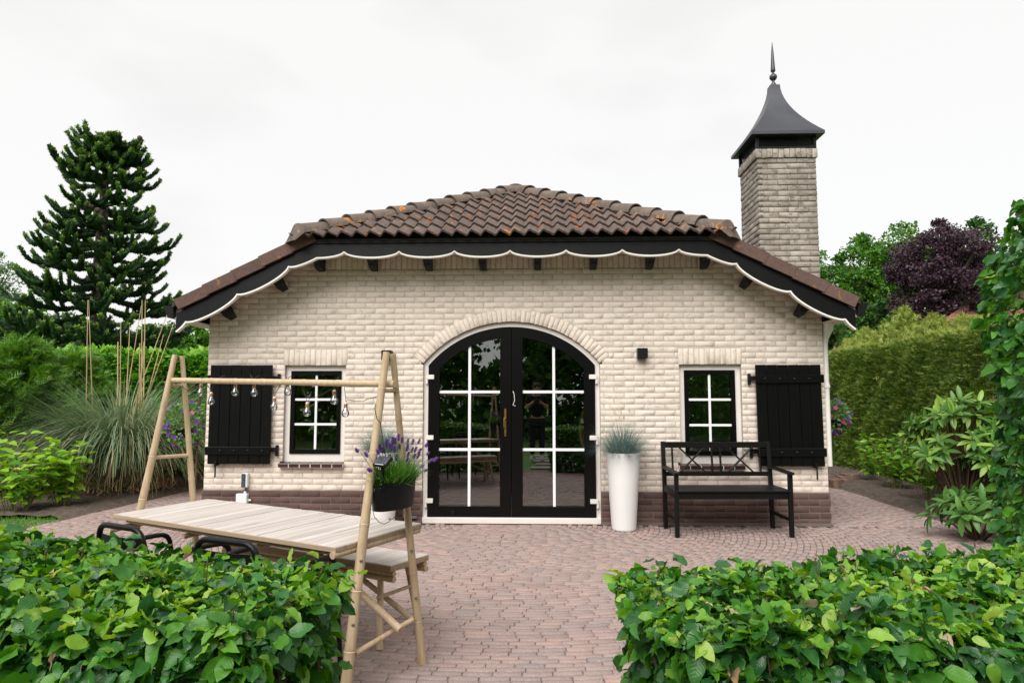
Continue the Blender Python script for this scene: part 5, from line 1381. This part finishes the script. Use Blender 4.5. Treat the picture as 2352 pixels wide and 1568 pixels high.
# ---- pampas grass
px0, py0 = pZ(275, 1128).x, pZ(275, 1128).y
t = thing('pampas_grass', 'big pampas grass clump with cut straw canes left of the house', 'grass plant', (px0, py0, 0))
n = 4600; a = rng.uniform(0, 2*math.pi, n); r = .42*np.sqrt(rng.uniform(0, 1, n))
P0 = np.c_[px0+r*np.cos(a), py0+r*np.sin(a)*.8, np.full(n, .02)]
V, T = blades(P0, a+rng.normal(0, .3, n), rng.uniform(1.1, 2.15, n), r/.42*.30+np.abs(rng.normal(0, .10, n)), rng.uniform(.9, 2.7, n), rng.uniform(.011, .019, n), 10)
newobj('blade_mass', big_mesh('blade_mass', V, T, m_pampas), t, None, 'stuff')
n = 800; a = rng.uniform(0, 2*math.pi, n); r = .45*np.sqrt(rng.uniform(0, 1, n))
V, T = blades(np.c_[px0+r*np.cos(a), py0+r*np.sin(a)*.8, np.full(n, .02)], a+rng.normal(0, .4, n), rng.uniform(.9, 2.3, n), r*.6+np.abs(rng.normal(0, .15, n)), rng.uniform(1.2, 3.6, n), rng.uniform(.006, .010, n), 12, .25)
newobj('dry_blade_mass', big_mesh('dry_blade_mass', V, T, m_straw), t, None, 'stuff')
n = 1500; a = rng.uniform(0, 2*math.pi, n); r = rng.uniform(.2, .75, n)
V, T = blades(np.c_[px0+r*np.cos(a), py0+r*np.sin(a)*.7, np.abs(rng.normal(0, .10, n))], rng.uniform(0, 6.28, n), rng.uniform(.05, .3, n), rng.uniform(.3, 1.6, n), rng.uniform(.5, 2.5, n), rng.uniform(.008, .02, n), 5)
newobj('dead_base', big_mesh('dead_base', V, T, m_straw), t, None, 'stuff')
m_cane = plain('straw_cane', S(206, 180, 140), S(184, 156, 116), 8, .6, .2, 60, .12, stretch=(4, 4, .5))
for (x0, y0_, x1, y1_) in ((598, 900, 612, 0), (650, 900, 618, 0), (820, 650, 822, 290), (850, 880, 985, 40), (962, 830, 1005, 290), (985, 800, 990, 0), (1000, 700, 1013, 0), (930, 730, 1180, 60), (1010, 730, 1140, 240), (1040, 640, 1215, 150), (838, 700, 842, 150), (880, 700, 905, 180), (970, 700, 975, 300), (945, 740, 1010, 360)):
    u0, v0, u1, v1 = x0/1.742/1.7415, (1200+y0_/1.742)/1.7415, x1/1.742/1.7415, (1200+y1_/1.742)/1.7415
    yy = py0+random.uniform(-.25, .25); p1 = pY(u1, v1, yy-.1); p0 = pY(u0, v0, yy); dd = p1-p0; g_ = p0-dd*(p0.z/dd.z) if dd.z else p0
    g_ = Vector((max(min(g_.x, px0+.45), px0-.45), yy, .0))
    MB().tube([g_, p0, p1], [.011, .009, .0045 if y1_ < 250 else .008], 7).build('cane', m_cane, t)

# ---- hydrangeas
def hydrangea(x, y, h, w, ns, mats, lab, grp, heads=0, lp=9, ls=.085):
    t = thing('hydrangea', lab, 'shrub', (x, y, .0), 0, grp)
    m = MB(); Ps, As, Ns = [], [], []
    for i in range(ns):
        a = random.uniform(0, 6.28); r = w*math.sqrt(random.random()); hh = h*random.uniform(.62, 1.0)*(1-.25*(r/w)**2)
        b = Vector((x+.25*r*math.cos(a), y+.25*r*math.sin(a), 0)); e = Vector((x+r*math.cos(a), y+r*math.sin(a), hh))
        m.tube([b, (b+e)/2+Vector((0, 0, .04*h)), e], [.005, .004, .003], 5)
        for k in range(lp):
            f = .22+.78*k/(lp-1); c = b+(e-b)*f+Vector((0, 0, .16*h*f*(1-f))); aa = a+k*1.57+random.uniform(-.4, .4)
            for q in (0, math.pi):
                if random.random() < .12: continue
                dd = Vector((math.cos(aa+q), math.sin(aa+q), random.uniform(-.25, .35) if f < .95 else random.uniform(.3, .8)))
                Ps.append((c+dd*.02)[:]); As.append(dd[:]); Ns.append((random.uniform(-.3, .3), random.uniform(-.5, .1), 1))
        if i < heads:
            hm = MB()
            for k in range(40):
                d = rand_dirs(1)[0]; d[2] = abs(d[2])*.6; hm.box(e+Vector(d)*.035+Vector((0, 0, .015)), (.012, .012, .008), Matrix.Rotation(random.random()*3, 3, 'Z'))
            hm.build('flower_head', m_head, t)
    m.build('stem', m_hstem, t)
    Ms = frames(np.array(Ps), np.array(As), np.array(Ns), rng.uniform(.65, 1.2, len(Ps))*ls)
    uvz = np.array([proj(p) for p in Ps])
    leaves(t, 'leaf', T_hydr, Ms, mats, uvz[:, 2], 160, True)
m_head = leaf_mat('pale_flower_head', [G(206, 214, 150), G(220, 226, 170), G(190, 204, 126)], .7, .3)
m_hstem = plain('green_stem', S(110, 128, 66), S(128, 112, 72), 20, .7, .1, 60, .1)
g1 = 'light green hydrangeas in the left bed'
q = pZ(30, 1182); hydrangea(q.x-.1, q.y+.15, .98, .48, 24, [(m_hydr_y, .7), (m_hydr, .3)], 'light green hydrangea at the corner of the left soil bed', g1, 9, 8, .125)
q = pZ(118, 1172); hydrangea(q.x, q.y+.2, .86, .36, 17, [(m_hydr_y, .75), (m_hydr, .25)], 'light green hydrangea beside the lawn edge and pampas grass', g1, 6, 8, .125)
g2 = 'green hydrangeas in front of the clipped conifer hedge'
for (u, v, h, w, ns, lab) in ((2003, 1106, .86, .32, 10, 'green hydrangea at the back end of the right bed, next to the brick edging'), (2062, 1124, 1.0, .38, 13, 'green hydrangea second from the brick edging in the right bed'), (2128, 1150, 1.25, .36, 11, 'tall thin green hydrangea in the middle of the right bed'), (2170, 1140, 1.15, .4, 13, 'green hydrangea beside the rhododendron in the right bed')):
    q = pZ(u, v); hydrangea(q.x, q.y, h, w, ns, [(m_hydr, .75), (m_hydr_y, .25)], lab, g2, 2, 7, .115)
# ---- rhododendrons
def rhodo(x, y, h, w, nc, mats, lab, ls=.155):
    t = thing('rhododendron', lab, 'shrub', (x, y, 0), 0, 'rhododendrons in the right bed')
    m = MB(); Ps, As, Ns = [], [], []
    for i in range(nc):
        d = rand_dirs(1)[0]; d[2] = abs(d[2])*1.1-.15; rr = random.uniform(.72, 1.0)
        e = Vector((x+d[0]*w*rr, y+d[1]*w*rr, max(.08, h*.5+d[2]*h*.5*rr)))
        m.tube([(x+d[0]*.05, y+d[1]*.05, 0), (x+d[0]*w*.5, y+d[1]*w*.5, e.z*.6), e], [.014, .008, .004], 5)
        ou = Vector((d[0], d[1], .55)).normalized(); a_ = ou.orthogonal().normalized(); b_ = ou.cross(a_)
        for k in range(11):
            an = k*2.4; el = .55 if k < 7 else 1.6
            dd = a_*math.cos(an)+b_*math.sin(an)+ou*(el-.45)
            Ps.append((e+dd*.01)[:]); As.append(dd[:]); Ns.append((ou+Vector((0, 0, .5)))[:])
    m.build('branch', m_twig, t)
    Ms = frames(np.array(Ps), np.array(As), np.array(Ns), rng.uniform(.8, 1.2, len(Ps))*ls); uvz = np.array([proj(p) for p in Ps])
    leaves(t, 'leaf', T_rhod, Ms, mats, uvz[:, 2], 260, True)
q = pZ(2215, 1185); rhodo(q.x+.0, q.y, 1.42, .60, 80, [(m_rhodo_y, .5), (m_rhodo, .5)], 'pale tipped rhododendron between the hydrangeas and the tall beech')
q = pZ(2250, 1238); rhodo(q.x-.02, q.y, .42, .38, 22, [(m_rhodo, 1.)], 'low dark rhododendron at the paving edge')
q = pZ(2330, 1200); rhodo(q.x+.1, q.y, 1.2, .5, 50, [(m_rhodo, .8), (m_rhodo_y, .2)], 'dark rhododendron half hidden behind the tall beech')

# ---- petunia baskets by the house corners
m_rust = plain('rusty_iron', S(92, 66, 54), S(66, 48, 42), 30, .8, .4, 90, 0)
def basket(c, r, n, lab, lab2, pole):
    b_ = thing('hanging_basket', lab, 'planter', c)
    MB().lathe([(.04, -.13), (.09, -.10), (.13, -.02), (.135, .0), (.125, .0)], c, 20).build('bowl', m_ironblk, b_, True)
    m = MB()
    for k in range(3): m.tube([c+Vector((.13*math.cos(k*2.1), .13*math.sin(k*2.1), 0)), c+Vector((0, 0, .42))], .002, 4)
    m.build('hanger', m_ironblk, b_)
    MB().tube(pole, .012, 8).build('pole', m_rust, b_)
    t = thing('petunia', lab2, 'flower', c)
    P_ = np.array(c)+rand_dirs(n)*np.array([r, r*.8, r*1.1])*rng.uniform(.5, 1, (n, 1))**.6+np.array([0, 0, .03])
    leaves(t, 'foliage', T_hydr, frames(P_, P_-np.array(c)+rand_dirs(n)*.1, rand_dirs(n)*.5+np.array([0, -.4, .8]), rng.uniform(.03, .05, n)), [(m_petleaf, 1.)], None, 0, True, 'foliage')
    pet = []
    for k in range(5):
        a = k*1.257; pet.append(((math.cos(a-.55)*.8, math.sin(a-.55)*.8, .25), (math.cos(a)*1.1, math.sin(a)*1.1, .3), (math.cos(a+.55)*.8, math.sin(a+.55)*.8, .25)))
    V = [(0, 0, 0)]; T = []
    for p3 in pet: b = len(V); V += p3; T += [(0, b, b+1), (0, b+1, b+2)]
    fm = [big_mesh('flower', np.array(V, float), np.array(T), mm) for mm in (m_petp, m_petk)]
    for i in range(26):
        d = rand_dirs(1)[0]; d[1] = -abs(d[1]); p = Vector(c)+Vector((d[0]*r, d[1]*r*.85, d[2]*r*1.1+.03))*1.03
        newobj('flower', fm[0 if random.random() < .65 else 1], t, Matrix.Translation(p) @ Vector((d[0], d[1]-.5, d[2]+.3)).to_track_quat('Z', 'Y').to_matrix().to_4x4() @ Matrix.Scale(random.uniform(.02, .032), 4))
c = pY(424, 980, 8.15); basket(Vector(c), .25, 900, 'dark hanging flower basket on a rusty pole left of the house', 'purple and pink petunias left of the house', [(c.x+.13, 8.2, 0), (c.x+.15, 8.2, c.z+.45), (c.x+.08, 8.18, c.z+.5), (c.x, 8.15, c.z+.42)])
c = pY(1916, 962, 8.6); basket(Vector(c), .19, 600, 'dark hanging flower basket on the right side wall of the house', 'purple petunias on the right side of the house', [(WR-.02, 8.6, c.z+.4), (c.x-.1, 8.6, c.z+.46), (c.x, 8.6, c.z+.42)])
# ---- brick edging blocks at the back of the right path
ea, eb = pZ(1912, 1119), pZ(1968, 1102)
for i in range(9):
    f = i/8; q = ea+(eb-ea)*f+Vector((0, .12*math.sin(f*3.14), 0)); hh = .12+random.uniform(-.02, .03)-(.05 if i == 3 else 0)
    o = MB().box((0, 0, hh/2-.01), (.085, .19, hh), None, .006).build('edging_brick', m_edging, None, False, None, Matrix.Translation((q.x, q.y-(.12 if i == 3 else 0), 0)) @ Matrix.Rotation(.35-f*.6+random.uniform(-.15, .15), 4, 'Z'))
    tag(o, 'red edging brick standing loose where the right path meets the soil', 'brick', 'loose edging bricks at the end of the path')

# ================================================================== trees
def tree(name, label, base, h, cw, cz, rz, n, leaf, mats, nclump=80, seed=0, group=None, trunk_r=.14, squash=1.):
    rr = random.Random(seed); x, y = base[0], base[1]
    t = thing(name, label, 'tree', (x, y, 0), 0, group)
    m = MB(); top_ = Vector((x, y, cz+rz*.6)); m.tube([(x, y, -.1), (x+.05, y, h*.25), (x, y, h*.5), top_], [trunk_r, trunk_r*.8, trunk_r*.55, .02], 9)
    cs = []
    for i in range(nclump):
        while True:
            d = Vector((rr.gauss(0, 1), rr.gauss(0, 1), rr.gauss(0, 1))).normalized()
            if d.z > -.75: break
        f = rr.uniform(.4, 1.06)
        c = Vector((x+d.x*cw*f, y+d.y*cw*f*squash, cz+d.z*rz*f)); cs.append((c, rr.choice((.12, .17, .22, .3))*rr.uniform(.85, 1.15)*min(cw, rz)))
        s = Vector((x, y, min(c.z-.2, rr.uniform(cz-rz*.8, cz+rz*.2)))); m.tube([s, (s+c)/2+Vector((0, 0, .1)), c], [trunk_r*.35, trunk_r*.2, .01], 5)
    m.build('trunk', m_bark, t)
    k = n//nclump; Ps = []
    for c, r in cs:
        d = rand_dirs(k)*(rng.uniform(.35, 1.05, (k, 1))**.7)*r*np.array([1.25, 1.25, .8]); Ps.append(np.array(c)+d)
    P_ = np.concatenate(Ps); n_ = len(P_)
    leaves(t, 'crown', T_quad, frames(P_, rand_dirs(n_)+np.array([0, 0, -.15]), rand_dirs(n_)*.8+np.array([0, 0, .7]), rng.uniform(.65, 1.3, n_)*leaf), mats, None, 0, False, 'crown')
    return t
def tree_px(name, label, u, vt, ub, vb, Y, n, leaf, mats, seed, group=None, nclump=70, squash=1.):
    """crown spanning u+-ub, top at vt, crown bottom at vb, standing Y metres away"""
    n = int(n*2.1); leaf *= .68; nclump = int(nclump*1.3)
    a = pY(u, vt, Y); b = pY(u, vb, Y); w = abs(pY(u+ub, vt, Y).x-a.x); zb = max(b.z, .6)
    return tree(name, label, (a.x, Y), a.z, w, (a.z+zb)/2, (a.z-zb)/2, n, leaf, mats, nclump, seed, group, .14, squash)
gg = 'trees beyond the right hedge'
mg = [(m_green, .8), (m_green_d, .2)]; md = [(m_green_d, .85), (m_green, .15)]
tree_px('leafy_tree', 'bright green broadleaf tree just right of the chimney', 1930, 560, 95, 850, 24, 9000, .17, mg, 1, gg)
tree_px('leafy_tree', 'bright green broadleaf tree between the chimney tree and the purple plum', 2050, 505, 110, 840, 26, 11000, .18, mg, 2, gg)
tree_px('leafy_tree', 'dark green broadleaf tree behind the purple plum', 2235, 508, 110, 850, 30, 9000, .2, md, 3, gg)
tree_px('leafy_tree', 'small dull green tree at the foot of the purple plum', 2000, 690, 80, 880, 21, 6000, .13, md, 4, gg)
tree_px('leafy_tree', 'dark tree filling in behind the tall beech', 2400, 560, 120, 860, 28, 6000, .2, md, 5, gg)
tree_px('leafy_tree', 'low green tree behind the clipped hedge top', 1880, 640, 90, 900, 27, 6000, .18, mg, 6, gg)
tree_px('purple_plum_tree', 'dark purple leaved plum tree beyond the clipped hedge', 2165, 505, 105, 800, 19, 17000, .105, [(m_purple, 1.)], 11, None, 95)
gl = 'trees beyond the left hedge'
tree_px('willow_tree', 'pale grey green willow at the far left', -30, 560, 85, 860, 24, 8000, .13, [(m_willow, .7), (m_green, .3)], 7, gl)
tree_px('leafy_tree', 'green broadleaf tree under the monkey puzzle branches', 40, 690, 90, 900, 21, 7000, .15, mg, 8, gl)
tree_px('leafy_tree', 'bright green shrub tree between the monkey puzzle and the house', 470, 755, 34, 860, 15, 3500, .12, [(m_green, 1.)], 9, gl)
tree_px('leafy_tree', 'dark conifer green tree low behind the monkey puzzle', 380, 740, 75, 880, 27, 6000, .18, md, 10, gl)
tree_px('leafy_tree', 'dull green tree far behind the laurel hedge', 170, 730, 110, 880, 30, 6000, .2, md, 12, gl)

# ---- monkey puzzle
YT = 18.; base = pY(235, 800, YT); zt_ = pY(235, 306, YT).z; tx = pY(232, 600, YT).x
t = thing('monkey_puzzle_tree', 'tall monkey puzzle tree with spiky upturned branches', 'tree', (tx, YT, 0))
m = MB(); m.tube([(tx, YT, -.1), (tx+.02, YT, zt_*.3), (tx-.02, YT, zt_*.6), (tx, YT, zt_*.97)], [.27, .22, .17, .05], 14)
m_apt = NT('monkey_puzzle_bark'); pp = m_apt.pos((1, 1, 1.)); vor = m_apt.n('ShaderNodeTexVoronoi', Vector=m_apt.n('ShaderNodeMapping', i0=pp, Scale=(9, 9, 9)).outputs[0], Scale=1.).outputs[0]
m_apb = m_apt.surf(Base__Color=m_apt.ramp(vor, [(.1, S(120, 108, 92)), (.6, S(48, 46, 38))]), Roughness=.9, Normal=m_apt.bump(vor, -.8, .05))
m.build('trunk', m_apb, t, True)
prof = [(303, 6), (325, 34), (350, 66), (380, 86), (420, 104), (470, 116), (520, 134), (570, 152), (620, 168), (670, 185), (700, 200), (740, 232), (790, 205), (830, 150)]
zp = [pY(235, v, YT).z for v, _ in prof][::-1]; wp = [(pY(235+w, v, YT).x-pY(235, v, YT).x) for v, w in prof][::-1]
paths = []
z = pY(235, 800, YT).z; a0 = 0
while z < zt_-.25:
    f = (z-zp[0])/(zt_-zp[0]); nb = 6 if f < .75 else 7; a0 += 1.1
    for k in range(nb):
        a = a0+k*2*math.pi/nb+random.uniform(-.25, .25); zz = z+random.uniform(-.15, .15)
        Lb = float(np.interp(zz, zp, wp))*random.uniform(.6, .84)
        d = Vector((math.cos(a), math.sin(a), 0)); sag = .16*Lb*(1-f) if f < .7 else -.22*Lb*(f-.4)*2
        pts = [Vector((tx, YT, zz))+d*Lb*s+Vector((0, 0, -sag*math.sin(s*math.pi*.75)*1.2+.20*Lb*max(0, s-.62)**1.3*1.6)) for s in np.linspace(.05, 1, 9)]
        paths.append((pts, 1.))
        side = Vector((-d.y, d.x, 0))
        for j in range(int(3+Lb*3.4)):
            s = random.uniform(.35, .97); i_ = min(7, int(s*8)); q = pts[i_]+(pts[i_+1]-pts[i_])*(s*8-i_ if s*8-i_ < 1 else 0)
            sg = 1 if j % 2 else -1; lb = random.uniform(.40, .85)*(.55+.22*Lb)
            dirn = (d*.75+side*sg*random.uniform(.5, 1.)).normalized()
            paths.append(([q+dirn*lb*s2+Vector((0, 0, .55*lb*s2**2.2-.16*lb*math.sin(s2*2.6))) for s2 in np.linspace(0, 1, 6)], .9))
    z += .36 if f < .8 else .24
for k in range(30):
    a = k*2.4; r_ = .1+.75*random.random(); paths.append(([Vector((tx+math.cos(a)*r_*s, YT+math.sin(a)*r_*s, zt_-.85+.92*s*random.uniform(.95, 1.02)-r_*.62*s)) for s in np.linspace(0, 1, 6)], 1.))
core = MB(); LP_, LA_, LS_, tipf = [], [], [], []
for pts, sc_ in paths:
    core.tube(pts, [.052*sc_]*(len(pts)-1)+[.036], 6)
    arr = np.array([p[:] for p in pts]); seg = np.diff(arr, axis=0); ln = np.linalg.norm(seg, axis=1); tot = ln.sum(); k = int(tot*190)
    s = np.sort(rng.uniform(0, tot, k)); cum = np.concatenate([[0], np.cumsum(ln)]); i_ = np.clip(np.searchsorted(cum, s)-1, 0, len(ln)-1)
    tg = seg[i_]/ln[i_][:, None]; c = arr[i_]+tg*(s-cum[i_])[:, None]
    rd = rand_dirs(k); rd -= tg*(rd*tg).sum(1, keepdims=True); rd /= np.linalg.norm(rd, axis=1, keepdims=True)+1e-9
    LP_.append(c+rd*.042); LA_.append(rd*.75+tg*.75); LS_.append(np.full(k, .062)*sc_); tipf.append((tot-s) < .12)
core.build('branch_mass', m_arauc, t, False, 'stuff')
LP_, LA_, LS_, tipf = map(np.concatenate, (LP_, LA_, LS_, tipf))
spike = (np.array([(-.42, 0, 0), (.42, 0, 0), (0, 1, .1)]), np.array([(0, 1, 2)]), None)
Mx = frames(LP_, LA_, rand_dirs(len(LP_))*.3+LP_-np.array([tx, YT, 0])*np.array([1, 1, 0]), LS_)
scatter('needle_mass', spike, Mx[~tipf], m_arauc, t); scatter('needle_mass', spike, Mx[tipf], m_arauc_tip, t)
m_cone = plain('brown_cone', S(84, 62, 48), S(62, 46, 38), 20, .9, .6, 50, .1)
for k in range(9):
    pts, _ = random.choice(paths[len(paths)//3:]); MB().lathe([(.02, -.07), (.06, -.04), (.07, .0), (.06, .04), (.02, .07)], pts[-1], 12).build('cone', m_cone, t, True)

# ---- neighbour's roof behind the hedge on the right
nb = thing('neighbour_house', 'neighbouring house with red brown tiled roof behind the clipped hedge', 'house', (13.5, 20, 0))
m_nwall = plain('neighbour_wall', S(190, 176, 160), S(178, 164, 148), 4, .9, .2, 60, 0)
m_ntile = tile_mat('neighbour_roof_tile', S(128, 84, 70), S(104, 70, 60), .25)
pA, pB = pY(2150, 760, 16.5), pY(2290, 682, 18.2)
x0n, zE = pA.x-.3, pA.z-.2; wN, dN, hN = 8., 7., 3.2
MB().box((x0n+.4+wN/2, 16.9+dN/2, zE/2), (wN-.6, dN-.6, zE)).build('wall', m_nwall, nb)
sl_ = (pB.z-pA.z)/max(.1, pB.x-pA.x); ins = hN/sl_
rf = MB().add([(x0n, 16.5, zE), (x0n+wN, 16.5, zE), (x0n+wN, 16.5+dN, zE), (x0n, 16.5+dN, zE), (x0n+min(ins, wN/2-.2), 16.5+dN/2, zE+hN*min(1, (wN/2-.2)/ins)), (x0n+wN-min(ins, wN/2-.2), 16.5+dN/2, zE+hN*min(1, (wN/2-.2)/ins))], [(0, 1, 5, 4), (1, 2, 5), (2, 3, 4, 5), (3, 0, 4), (3, 2, 1, 0)]).build('roof', m_ntile, nb)
apx = Vector((x0n+min(ins, wN/2-.2), 16.5+dN/2, zE+hN*min(1, (wN/2-.2)/ins))); e0 = Vector((x0n, 16.5, zE))
nsl = Vector((0, dN/2, apx.z-zE)); nl_ = nsl.length; us = nsl/nl_; nn = Vector((0, -us.z, us.y))
m = MB()
for r_ in range(int(nl_/.3)):
    f = r_*.3/nl_; xs = x0n+(apx.x-x0n)*f; 
    k = 0
    while xs+k*.22 < x0n+4.6:
        c = Vector((xs+k*.22+.11, 16.5, zE))+us*(r_*.3+.14)+nn*.02
        m.box(c, (.2, .31, .035), Matrix.Rotation(math.atan2(us.z, us.y)-.06, 3, 'X'), 0); k += 1
m.build('roof_tile_mass', m_ntile, rf, False, 'stuff')
for i in range(14): q = e0+(apx-e0)*((i+.5)/14); MB().tube([q-(apx-e0)/30+nn*.03, q+(apx-e0)/30+nn*.06], [.11, .10], 8).build('hip_tile', m_ntile, rf)

# ---- far treeline that closes the horizon between the gardens
t = thing('far_woodland', 'hazy green woodland far beyond the gardens', 'trees', (0, 60, 0)); t['kind'] = 'stuff'
n = 26000; a = rng.uniform(-1.25, 1.25, n); d = rng.uniform(52, 62, n); hh = 3.1+1.1*np.sin(a*23)+.8*np.sin(a*61+1)
P_ = np.c_[np.sin(a)*d, np.cos(a)*d, np.abs(rng.uniform(0, 1, n))**.8*hh]
leaves(t, 'woodland_leaves', T_quad, frames(P_, rand_dirs(n), rand_dirs(n)+np.array([0, -.3, .6]), rng.uniform(.45, .9, n)), [(m_green_d, 1.)], None, 0, False, 'woodland_leaves')

# ================================================================== the garden behind the camera (mirrored in the panes)
gb = 'trees mirrored in the door panes'
for i, (x, y, h, w, lab) in enumerate(((-8.5, -8, 7.5, 2.8, 'broad dark tree mirrored in the left window'), (-4.2, -10.5, 8.5, 2.8, 'broad tree mirrored in the left door leaf'), (.6, -12, 8.8, 3.0, 'broad tree mirrored in the middle of the doors'), (4.6, -9.5, 8, 2.8, 'broad tree mirrored in the right door leaf'), (9, -7.5, 7.5, 2.8, 'broad tree mirrored in the right window'), (13, -5, 7, 2.6, 'broad tree mirrored at the right edge'))):
    tree('leafy_tree', lab, (x, y), h, w, h*.52, h*.46, 6000, .26, mg, 60, 20+i, gb)
t = thing('shrub_border', 'dense dark shrub border mirrored in the panes', 'shrubs', (0, -10, 0)); t['kind'] = 'stuff'
n = 16000; x_ = rng.uniform(-17, 17, n); zt3 = 3.0+.6*np.sin(x_*1.3)+.4*np.sin(x_*3.7)
P_ = np.c_[x_, -9.6+.02*x_**2+rng.uniform(-.7, .4, n), zt3*rng.uniform(0, 1, n)]
leaves(t, 'shrub_leaves', T_quad, frames(P_, rand_dirs(n), rand_dirs(n)+np.array([0, .6, .6]), rng.uniform(.2, .42, n)), [(m_green_d, .4), (m_green, .6)], None, 0, False, 'shrub_leaves')
for i in range(5):
    o = MB().box((0, 0, 0), (.9, .42, .05), None, .01).build('stepping_stone', m_inwhite, None, False, None, Matrix.Translation((.35+.1*(i % 2), 1.1-i*.75, -.04)) @ Matrix.Rotation(random.uniform(-.08, .08), 4, 'Z'))
    tag(o, 'pale stepping stone in the lawn mirrored in the right door leaf', 'stepping stone', 'stepping stones across the lawn')
# the green leaves of the indoor plant
hp = bpy.data.objects['house_plant']; n = 60
P_ = np.array([-.9, 9.9, 1.35])+rand_dirs(n)*np.array([.22, .2, .28])
leaves(hp, 'leaf', T_hydr, frames(P_, P_-np.array([-.9, 9.9, 1.3]), rand_dirs(n)+np.array([0, -.5, .6]), rng.uniform(.12, .2, n)), [(m_rhodo, 1.)], None, 60)

# ================================================================== the photographer, mirrored in the right door leaf
m_skin = plain('skin', S(196, 150, 124), S(186, 138, 112), 20, .5, .05, 60, 0)
m_shirt = plain('black_shirt', S(20, 20, 22), S(26, 26, 28), 20, .9, .3, 120, 0)
m_jeans = plain('dark_trousers', S(28, 30, 36), S(36, 38, 44), 20, .9, .3, 120, 0)
m_hair = plain('brown_hair', S(66, 48, 38), S(50, 38, 30), 40, .7, .4, 150, 0)
m_shoe = plain('white_shoe', S(226, 224, 220), S(214, 212, 208), 20, .6, .1, 90, 0)
def skinned(name, V, E_, rad, mat, parent, root=0, sub=2):
    me = bpy.data.meshes.new(name); me.from_pydata(V, E_, []); me.materials.append(mat)
    o = newobj(name, me, parent); md_ = o.modifiers.new('skin', 'SKIN'); md_.use_smooth_shade = True
    for i, sv in enumerate(me.skin_vertices[0].data):
        r = rad[i]; sv.radius = (r if hasattr(r, '__len__') else (r, r)); sv.use_root = (i == root)
    ss = o.modifiers.new('subsurf', 'SUBSURF'); ss.levels = ss.render_levels = sub
    return o
px_, py_ = .03, -.40
pr = thing('person', 'person in dark clothes and white shoes holding a camera, mirrored in the door', 'person', (px_, py_, 0))
V, E_, Rr = [], [], []
def chain(start, pts, rads):
    k = start
    for p, r in zip(pts, rads):
        V.append((px_+p[0], py_+p[1], p[2])); Rr.append(r)
        if k is not None: E_.append((k, len(V)-1))
        k = len(V)-1
    return k
pel = chain(None, [(0, 0, .93)], [.12])
che = chain(pel, [(0, .0, 1.08), (0, -.01, 1.24), (0, -.01, 1.36)], [.10, .115, .11])
nk = chain(che, [(0, .0, 1.455), (0, .03, 1.54), (0, .045, 1.61), (0, .03, 1.675)], [.058, .078, .088, .062])
for sx in (-1, 1):
    chain(pel, [(sx*.095, .0, .86), (sx*.105, .015, .48), (sx*.11, -.01, .10), (sx*.115, .11, .045)], [.092, .062, .042, .035])
    h = chain(che, [(sx*.175, -.01, 1.40), (sx*.23, -.02, 1.14), (sx*.17, .17, 1.22), (sx*.075, .27, 1.30)], [.058, .044, .036, .026])
    for k in range(4): chain(h, [(sx*.062, .30+.012*(k < 2), 1.335-.022*k), (sx*.04, .325, 1.338-.022*k), (sx*.012, .322, 1.336-.021*k)], [.0095, .0085, .0075])
    chain(h, [(sx*.06, .255, 1.335), (sx*.03, .252, 1.345)], [.010, .008])
body = skinned('body', V, E_, Rr, m_skin, pr)
V, E_, Rr = [], [], []
q = chain(None, [(0, 0, .92)], [.155]); q = chain(q, [(0, 0, 1.08), (0, -.01, 1.24), (0, -.01, 1.37)], [.145, .158, .145])
for sx in (-1, 1): chain(q, [(sx*.178, -.01, 1.405), (sx*.215, -.016, 1.24)], [.072, .064])
skinned('shirt', V, E_, Rr, m_shirt, pr)
V, E_, Rr = [], [], []
q = chain(None, [(0, 0, .94)], [.150])
for sx in (-1, 1): chain(q, [(sx*.095, .0, .85), (sx*.105, .015, .48), (sx*.11, -.01, .11)], [.108, .076, .062])
skinned('trousers', V, E_, Rr, m_jeans, pr)
hp_ = Vector((px_, py_, 0))
MB().lathe([(.086, -.055), (.099, -.01), (.098, .04), (.075, .082), (.03, .102), (.004, .105)], hp_+Vector((0, .012, 1.625)), 20, Matrix.Rotation(R(14), 3, 'X')).build('hair', m_hair, pr, True)
for sx in (-1, 1):
    MB().lathe([(.9, 0), (1., .02), (.95, .05), (.7, .085), (.45, .1)], hp_+Vector((sx*.115, .06, 0)), 18, Matrix.Diagonal((.048, .135, 1)).to_3x3()).build('shoe', m_shoe, pr, True)
    MB().lathe([(.004, -.012), (.011, 0), (.004, .012)], hp_+Vector((sx*.032, .128, 1.615)), 10).build('eye', m_doorblack, pr, True)
    MB().lathe([(.006, -.03), (.016, -.01), (.018, .012), (.006, .03)], hp_+Vector((sx*.088, .04, 1.605)), 10, Matrix.Diagonal((.6, 1.1, 1)).to_3x3()).build('ear', m_skin, pr, True)
MB().lathe([(.018, 0), (.014, .02), (.007, .045)], hp_+Vector((0, .13, 1.568)), 10, Matrix.Rotation(R(-14), 3, 'X')).build('nose', m_skin, pr, True)
MB().box(hp_+Vector((0, .124, 1.545)), (.045, .012, .01), None, .003).build('mouth', m_skin, pr)
ck = thing('handheld_camera', 'black camera held by the person mirrored in the door', 'camera', (px_, py_+.30, 1.28))
MB().box((px_, py_+.30, 1.31), (.125, .06, .085), None, .008).box((px_, py_+.30, 1.36), (.05, .05, .03), None, .008).build('camera_body', m_ironblk, ck)
MB().lathe([(.034, 0), (.036, .03), (.036, .045), (.03, .046)], (px_, py_+.32, 1.31), 20, Matrix.Rotation(R(-90), 3, 'X')).build('lens_barrel', m_ironblk, ck, True)
